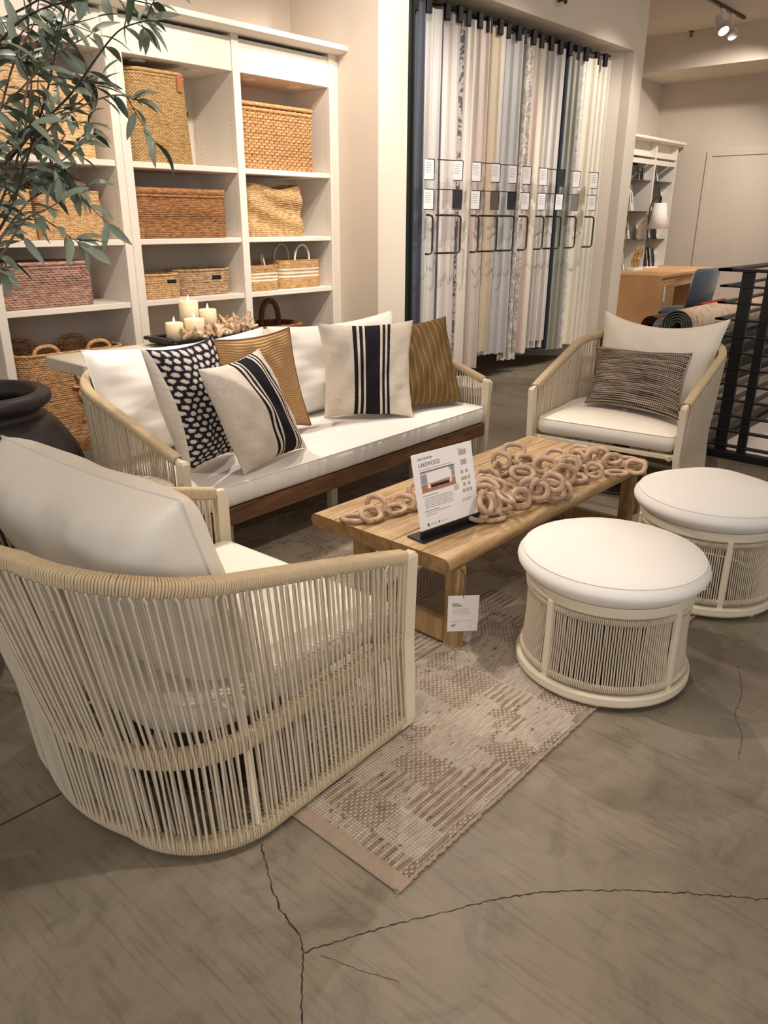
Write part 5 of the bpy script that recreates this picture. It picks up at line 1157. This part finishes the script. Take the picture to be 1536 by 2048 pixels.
mB=mat('green_grey_backing',S(112,124,116),.9); mR=carpet('red_pile',[(.35,S(120,36,30)),(.6,S(178,62,44))]); mD=carpet('maroon_pile',[(.35,S(52,28,26)),(.6,S(86,48,42))]); mC=carpet('ivory_pile',[(.35,S(170,160,146)),(.6,S(206,196,182))])
R0=atx(1352,653,6.9)
rugroll('multicolour faded rug rolled with grey-green backing showing, nearest roll',R0,.158,4.2,mA,mte=mB)
rugroll('ivory rolled rug lying left of the multicolour one',atx(1322,655,7.0),.09,4.0,mC,mte=mC)
rugroll('brick red rolled rug peeking above the stack near the desk chair',atx(1398,618,8.3)-[0,0,.02],.09,.7,mR,mte=mR)
rugroll('dark maroon rolled rug at the left of the stack',atx(1300,652,7.6),.11,3.2,mD,mte=mD)
rk=thing('rug_rack','low dark plinth carrying the rolled rugs beside the railing','rack',(8.7,2.95,0))
bx(7.0,11.0,2.5,3.5,0,R0[2]-.17,c=.01).build('platform',M['railblack'],rk)
q=MB(); P=smoothpath([atx(1465,627,8.0),atx(1478,622,8.0),atx(1490,624,8.0),atx(1480,629,8.0),atx(1462,630,8.0),atx(1450,640,8.0)],30); q.tube(P,.012,6); q.build('twine',M['cream_fab'],None,smooth=True,label='knotted cream twine tie on the multicolour rolled rug',cat='twine')
# ------------------------------------------------------------------ RAILING
rl=thing('railing','black steel railing of flat horizontal bars around the stairwell','railing',(5.28,1.8,0))
top=1.215; rx,ry=5.235,1.80
mb=MB(); mb.box(rx-.02,rx+.07,-1.5,ry+.02,top-.012,top+.006,c=.003); mb.box(rx-.02,12.5,ry-.07,ry+.02,top-.012,top+.006,c=.003); mb.build('handrail',M['railblack'],rl)
gap=(top-.12)/10.5
for k in range(1,12):
    z=top-k*.1025; 
    if z<.06: break
    mb=MB(); mb.box(rx-.005,rx+.045,-1.5,ry,z-.006,z+.006,c=.002); mb.box(rx-.005,12.5,ry-.05,ry,z-.006,z+.006,c=.002); mb.build('bar',M['railblack'],rl)
for y0_,y1_ in ((1.60,1.675),(1.475,1.53),(-.6,-.53)): bx(rx+.0,rx+.03,y0_,y1_,.05,top-.012,c=.002).build('post',M['railblack'],rl)
for x_ in (8.2,10.4): bx(x_-.05,x_+.05,ry-.045,ry-.012,.05,top-.012,c=.002).build('post',M['railblack'],rl)
bx(rx-.01,rx+.06,-1.5,ry+.01,.0,.05,c=.002).build('base_channel',M['railblack'],rl)
bx(rx+.06,12.5,ry-.06,ry+.01,.0,.05,c=.002).build('base_channel',M['railblack'],rl)
# stairwell handrail of the descending stair
# ------------------------------------------------------------------ TRACK LIGHT, SPRINKLERS
tp0=atz(1400,-12,Zc); tp1=atz(1489,33,Zc)
tl=thing('track_light','white ceiling track with a lit spotlight head in the upper right corner','light',(tp1[0],tp1[1],Zc))
y_t=(tp1[1]); 
bx(tp0[0]-1.5,tp1[0],y_t-.02,y_t+.02,Zc-.035,Zc-.0005,c=.003).build('track',M['steel'],tl)
hd=atz(1470,45,3.85); 
def spot(tl,px,py,lit):
    b0=np.array([atz(px,py,Zc-.035)[0],y_t,Zc-.036]); dr=np.array([-.35,-.55,-.76]); dr/=np.linalg.norm(dr)
    m_=MB(); m_.box(b0[0]-.07,b0[0]+.07,y_t-.018,y_t+.018,Zc-.075,Zc-.036,c=.006); m_.tube([b0+[0,0,-.03],b0+[0,0,-.12],b0+[-.10,-.02,-.26]],.016,8); yk=m_.build('yoke',M['castw'],tl,smooth=False)
    c0=b0+np.array([-.02,-.0,-.17]); a=c0-dr*.12; e=c0+dr*.12
    m_=MB(); m_.tube([a,a+dr*.04,c0,c0+dr*.04,e],[.03,.045,.05,.062,.066],20); m_.build('lamp_head',M['castw'],tl,smooth=True)
    if lit:
        m_=MB(); m_.tube([e+dr*.001,e+dr*.004],[.056,.05],20); m_.build('lens',emis('lit_lens',S(235,245,255),18),tl)
spot(tl,1452,16,True); spot(tl,1472,26,False)
p=atz(1383,62,Zc); t=thing('sprinkler','small dark fire sprinkler hanging near the beam','sprinkler',(p[0],p[1],Zc))
mb=MB(); mb.lathe([(0,0),(.035,0),(.035,-.008),(.008,-.01),(.008,-.06),(.025,-.063),(.025,-.068),(0,-.068)],p,16); mb.build('sprinkler_head',M['steel'],t)
p=atz(1308,40,Zc); t=thing('ceiling_speaker','round white speaker grille flush in the ceiling','speaker',(p[0],p[1],Zc))
MB().lathe([(0,-.008),(.12,-.008),(.13,-.004),(.13,0),(0,0)],p,36).build('grille',M['ceil'],t)
# red exit light reflection is omitted; sidewall sprinkler over the niche
p=aty(1116,2,YC); t=thing('sprinkler','chrome sidewall sprinkler above the curtain niche','sprinkler',tuple(p))
mb=MB(); mb.tube([p,p-[0,.07,0]],.012,8); mb.tube([p-[0,.07,0],p-[0,.075,0]],.035,12); mb.tube([p-[.03,.05,.0],p+[.05,-.06,-.01]],.008,6); mb.build('sprinkler_head',M['steel'],t,smooth=True)
# ------------------------------------------------------------------ OLIVE TREE
TB=np.array([.74,2.60,0.])
tree=thing('olive_tree','tall faux olive tree with grey-green leaves at the left edge','tree',tuple(TB))
MB().lathe([(0,0),(.10,0),(.115,.02),(.13,.26),(.125,.27),(.11,.26),(.1,.23),(0,.23)],TB,32).build('planter',mat('grey_planter',S(120,112,104),.7),tree,smooth=True)
LV=[];stem=MB();twig=MB()
def leafpts(p,d,n_,L_,W):
    d=d/np.linalg.norm(d); n_=n_-d*(n_@d); n_/=np.linalg.norm(n_); s_=np.cross(d,n_)
    V=[];k=7
    for i,u in enumerate(np.linspace(0,1,k)):
        w_=W*math.sin(PI*min(1,u**.8*.98+.01))**.8; c_=p+d*L_*u+n_*(.10*L_*math.sin(u*PI)*curl-.12*L_*u*u)
        V+= [c_-s_*w_+n_*w_*.35,c_,c_+s_*w_+n_*w_*.35]
    return V
leafmb=MB()
def addleaf(p,d):
    global curl
    curl=rng.rand(); L_=.058+.036*rng.rand(); W=.0088+.0042*rng.rand(); nn_=np.array([rng.normal(0,.6),rng.normal(0,.6),1.]); nn_=nn_-0.6*Fw
    V=np.array(leafpts(p,d,nn_,L_,W)).reshape(7,3,3); leafmb.grid(V)
def spray(P,r0,r1,dens,mbx,leaves=True,tw=True):
    P=smoothpath(P,int(len(P)*8)); n=len(P); mbx.tube(P,np.linspace(r0,r1,n),6)
    if not leaves: return
    T=np.gradient(P,axis=0); T/=np.linalg.norm(T,axis=1)[:,None]; Ln=np.sum(np.linalg.norm(np.diff(P,axis=0),axis=1))
    for k in range(int(Ln*dens)):
        i=rng.randint(int(n*.12),n); t=T[i]; side=rng.normal(0,1,3); side-=t*(side@t); side/=np.linalg.norm(side)
        d=t*.55+side*.9+np.array([0,0,-.35]); addleaf(P[i],d)
    addleaf(P[-1],T[-1])
    if tw:
        for k in range(int(Ln*7)):
            i=rng.randint(int(n*.15),n-1); t=T[i]; side=rng.normal(0,1,3); side-=Fw*(side@Fw)*.6; side-=t*(side@t); side/=np.linalg.norm(side)
            L_=.07+.10*rng.rand(); q0=P[i]; q1=q0+(t*.6+side*.8)*L_*.5; q2=q1+(t*.7+side*.5+np.array([0,0,-.25]))*L_*.5
            spray([q0,q1,q2],.0014,.0008,42,twig,True,False)
def bp(l,D): return [atd(x,y,D+dd) for (x,y,dd) in l]
tk=atd(-45,400,2.0); t0_=TB+[0,0,.2]; trunk=[t0_,t0_+(tk-t0_)*.33+[-.03,.02,0],t0_+(tk-t0_)*.66+[.01,.02,0],tk,atd(-50,230,2.0),atd(-35,60,2.0),atd(-20,-90,2.0)]
spray(trunk,.016,.006,0,stem,False)
D0=1.92
BR=[ [(-40,520,0),(20,420,-.02),(60,300,-.03),(95,180,-.05),(120,60,-.05),(150,-60,-.05)],
 [(-30,480,0),(30,330,.05),(60,200,.05),(60,80,.05),(40,-40,.05)],
 [(10,330,-.03),(70,260,-.05),(140,190,-.06),(190,120,-.08),(240,60,-.08),(300,40,-.08)],
 [(20,360,0),(60,300,-.03),(120,240,-.05),(180,205,-.05),(235,190,-.05),(268,200,-.05)],
 [(-30,420,.05),(30,300,.08),(90,240,.06),(150,210,.05),(200,170,.05)],
 [(-40,150,0),(20,60,-.03),(80,20,-.05),(150,0,-.05),(230,-5,-.06),(310,10,-.06)],
 [(-40,60,.04),(40,20,.04),(120,-20,.0),(220,-40,-.05)],
 [(-30,520,-.02),(20,450,-.03),(60,400,-.04),(100,380,-.05),(150,375,-.05),(175,372,-.05)],
 [(-30,560,0),(10,500,-.02),(50,440,-.05),(90,420,-.06),(125,400,-.06)],
 [(-60,540,0),(-20,500,0),(5,505,-.02),(12,530,-.03),(14,548,-.03)],
 [(-30,300,0),(0,220,0),(30,120,0),(70,40,0),(80,-30,0)],
 [(-40,400,-.05),(10,340,-.08),(40,250,-.1),(60,160,-.1),(110,110,-.1),(180,70,-.1)],
 [(-40,250,.1),(20,200,.1),(70,150,.1),(130,100,.1)],[(-40,480,.1),(10,420,.08),(50,350,.08),(110,330,.05),(150,300,.05)],
 [(-50,600,0),(-20,520,0),(20,450,0),(36,460,-.02),(48,475,-.02)],[(-40,350,.02),(20,280,0),(80,250,0),(100,320,-.03),(110,350,-.03)],
 [(-40,100,.1),(20,90,.1),(60,50,.1),(100,60,.05)],
]
for b_ in BR:
    o_=rng.uniform(-.05,.25); spray([atd(x,y,D0+dd+o_*min(1,i_/3+.1)) for i_,(x,y,dd) in enumerate(b_)],.0038,.0014,26,stem if rng.rand()<.6 else twig)
stem.build('branches',M['bark'],tree,smooth=True); twig.build('twigs',M['barkd'],tree,smooth=True)
leafmb.build('foliage',M['leaf'],tree,smooth=True,kind='stuff')
# ------------------------------------------------------------------ LIGHTS
def spotl(loc,tgt,e,size=60,blend=.5,r=.06,col=(1,.86,.70)):
    l=bpy.data.lights.new('spot',"SPOT"); l.energy=e; l.spot_size=math.radians(size); l.spot_blend=blend; l.shadow_soft_size=r; l.color=col
    o=bpy.data.objects.new('unseen_ceiling_spot',l); COL.objects.link(o); o.location=loc; o.rotation_euler=(Vector(tgt)-Vector(loc)).to_track_quat('-Z','Y').to_euler()
    return o
W_=(1,.88,.77); Wc=(1,.92,.85)
spotl((1.7,2.0,3.9),(2.3,4.7,1.3),245,62,.6,.05,W_)
spotl((3.7,2.2,3.9),(3.7,4.7,1.3),225,62,.6,.05,W_)
spotl((2.9,3.55,3.9),(2.7,2.8,.4),165,56,.5,.04,Wc)
spotl((.9,3.4,3.9),(2.2,2.1,.4),190,44,.35,.03,Wc)
spotl((4.6,3.4,3.9),(2.6,1.5,.3),150,44,.35,.03,W_)
spotl((2.2,-.2,3.9),(.95,1.6,.8),150,56,.5,.05,W_)
spotl((3.0,1.2,3.9),(4.3,1.9,.6),112,46,.5,.05,W_)
spotl((4.9,2.7,3.9),(4.8,4.15,2.3),140,60,.7,.05,Wc)
spotl((6.3,2.2,3.9),(6.2,4.3,1.5),135,62,.6,.05,Wc)
spotl((7.8,2.4,3.9),(8.0,4.3,1.6),180,62,.6,.05,Wc)
spotl((11.2,3.4,3.9),(12.6,5.6,1.4),240,80,.7,.05,Wc)
spotl((10.8,2.4,3.9),(13.3,3.2,1.0),105,80,.7,.05,Wc)
spotl((9.2,3.0,3.9),(10.6,4.4,.8),220,60,.6,.05,W_)
spotl((7.5,1.9,3.9),(8.2,2.8,.6),160,50,.6,.05,W_)
spotl((.2,.8,3.9),(2.2,.6,.1),70,50,.5,.05,W_)
spotl((9.0,.0,3.9),(9,-.5,-3),500,90,.7,.1,Wc)
def area(loc,tgt,e,sx,sy,col):
    l=bpy.data.lights.new('area','AREA'); l.energy=e; l.shape='RECTANGLE'; l.size=sx; l.size_y=sy; l.color=col
    o=bpy.data.objects.new('window_and_ceiling_fill',l); COL.objects.link(o); o.location=loc; o.rotation_euler=(Vector(tgt)-Vector(loc)).to_track_quat('-Z','Y').to_euler()
area((-2.4,-2.6,2.2),(2.0,1.4,.6),62,3.5,2.4,(.93,.94,1))
spotl((3.4,2.9,3.9),(4.56,4.3,2.2),150,60,.8,.06,Wc)  # unseen extra spot, added to brighten the wall between bookcase and niche
area((8,1.5,3.9),(8,1.5,0),30,4,2,(1,.93,.86))  # unseen warm area light under the ceiling, facing down; not a window
wd=bpy.data.worlds.new('World'); bpy.context.scene.world=wd; wd.use_nodes=True
bg=wd.node_tree.nodes['Background']; bg.inputs[0].default_value=(1,.965,.93,1); bg.inputs[1].default_value=.38
# ------------------------------------------------------------------ CAMERA
cam=bpy.data.cameras.new('Camera'); co=bpy.data.objects.new('Camera',cam); COL.objects.link(co)
cam.sensor_fit='VERTICAL'; cam.sensor_height=36; cam.sensor_width=27; cam.lens=f*36/2048
Zv=-Fw; mw=Matrix(((Xc[0],Yc[0],Zv[0],0),(Xc[1],Yc[1],Zv[1],0),(Xc[2],Yc[2],Zv[2],H),(0,0,0,1))); co.matrix_world=mw
cam.clip_start=.05; cam.clip_end=60
sc_=bpy.context.scene; sc_.camera=co
sc_.view_settings.view_transform='Standard'; sc_.view_settings.look='None'; sc_.view_settings.gamma=1; sc_.view_settings.exposure=.36; sc_.view_settings.use_curve_mapping=False
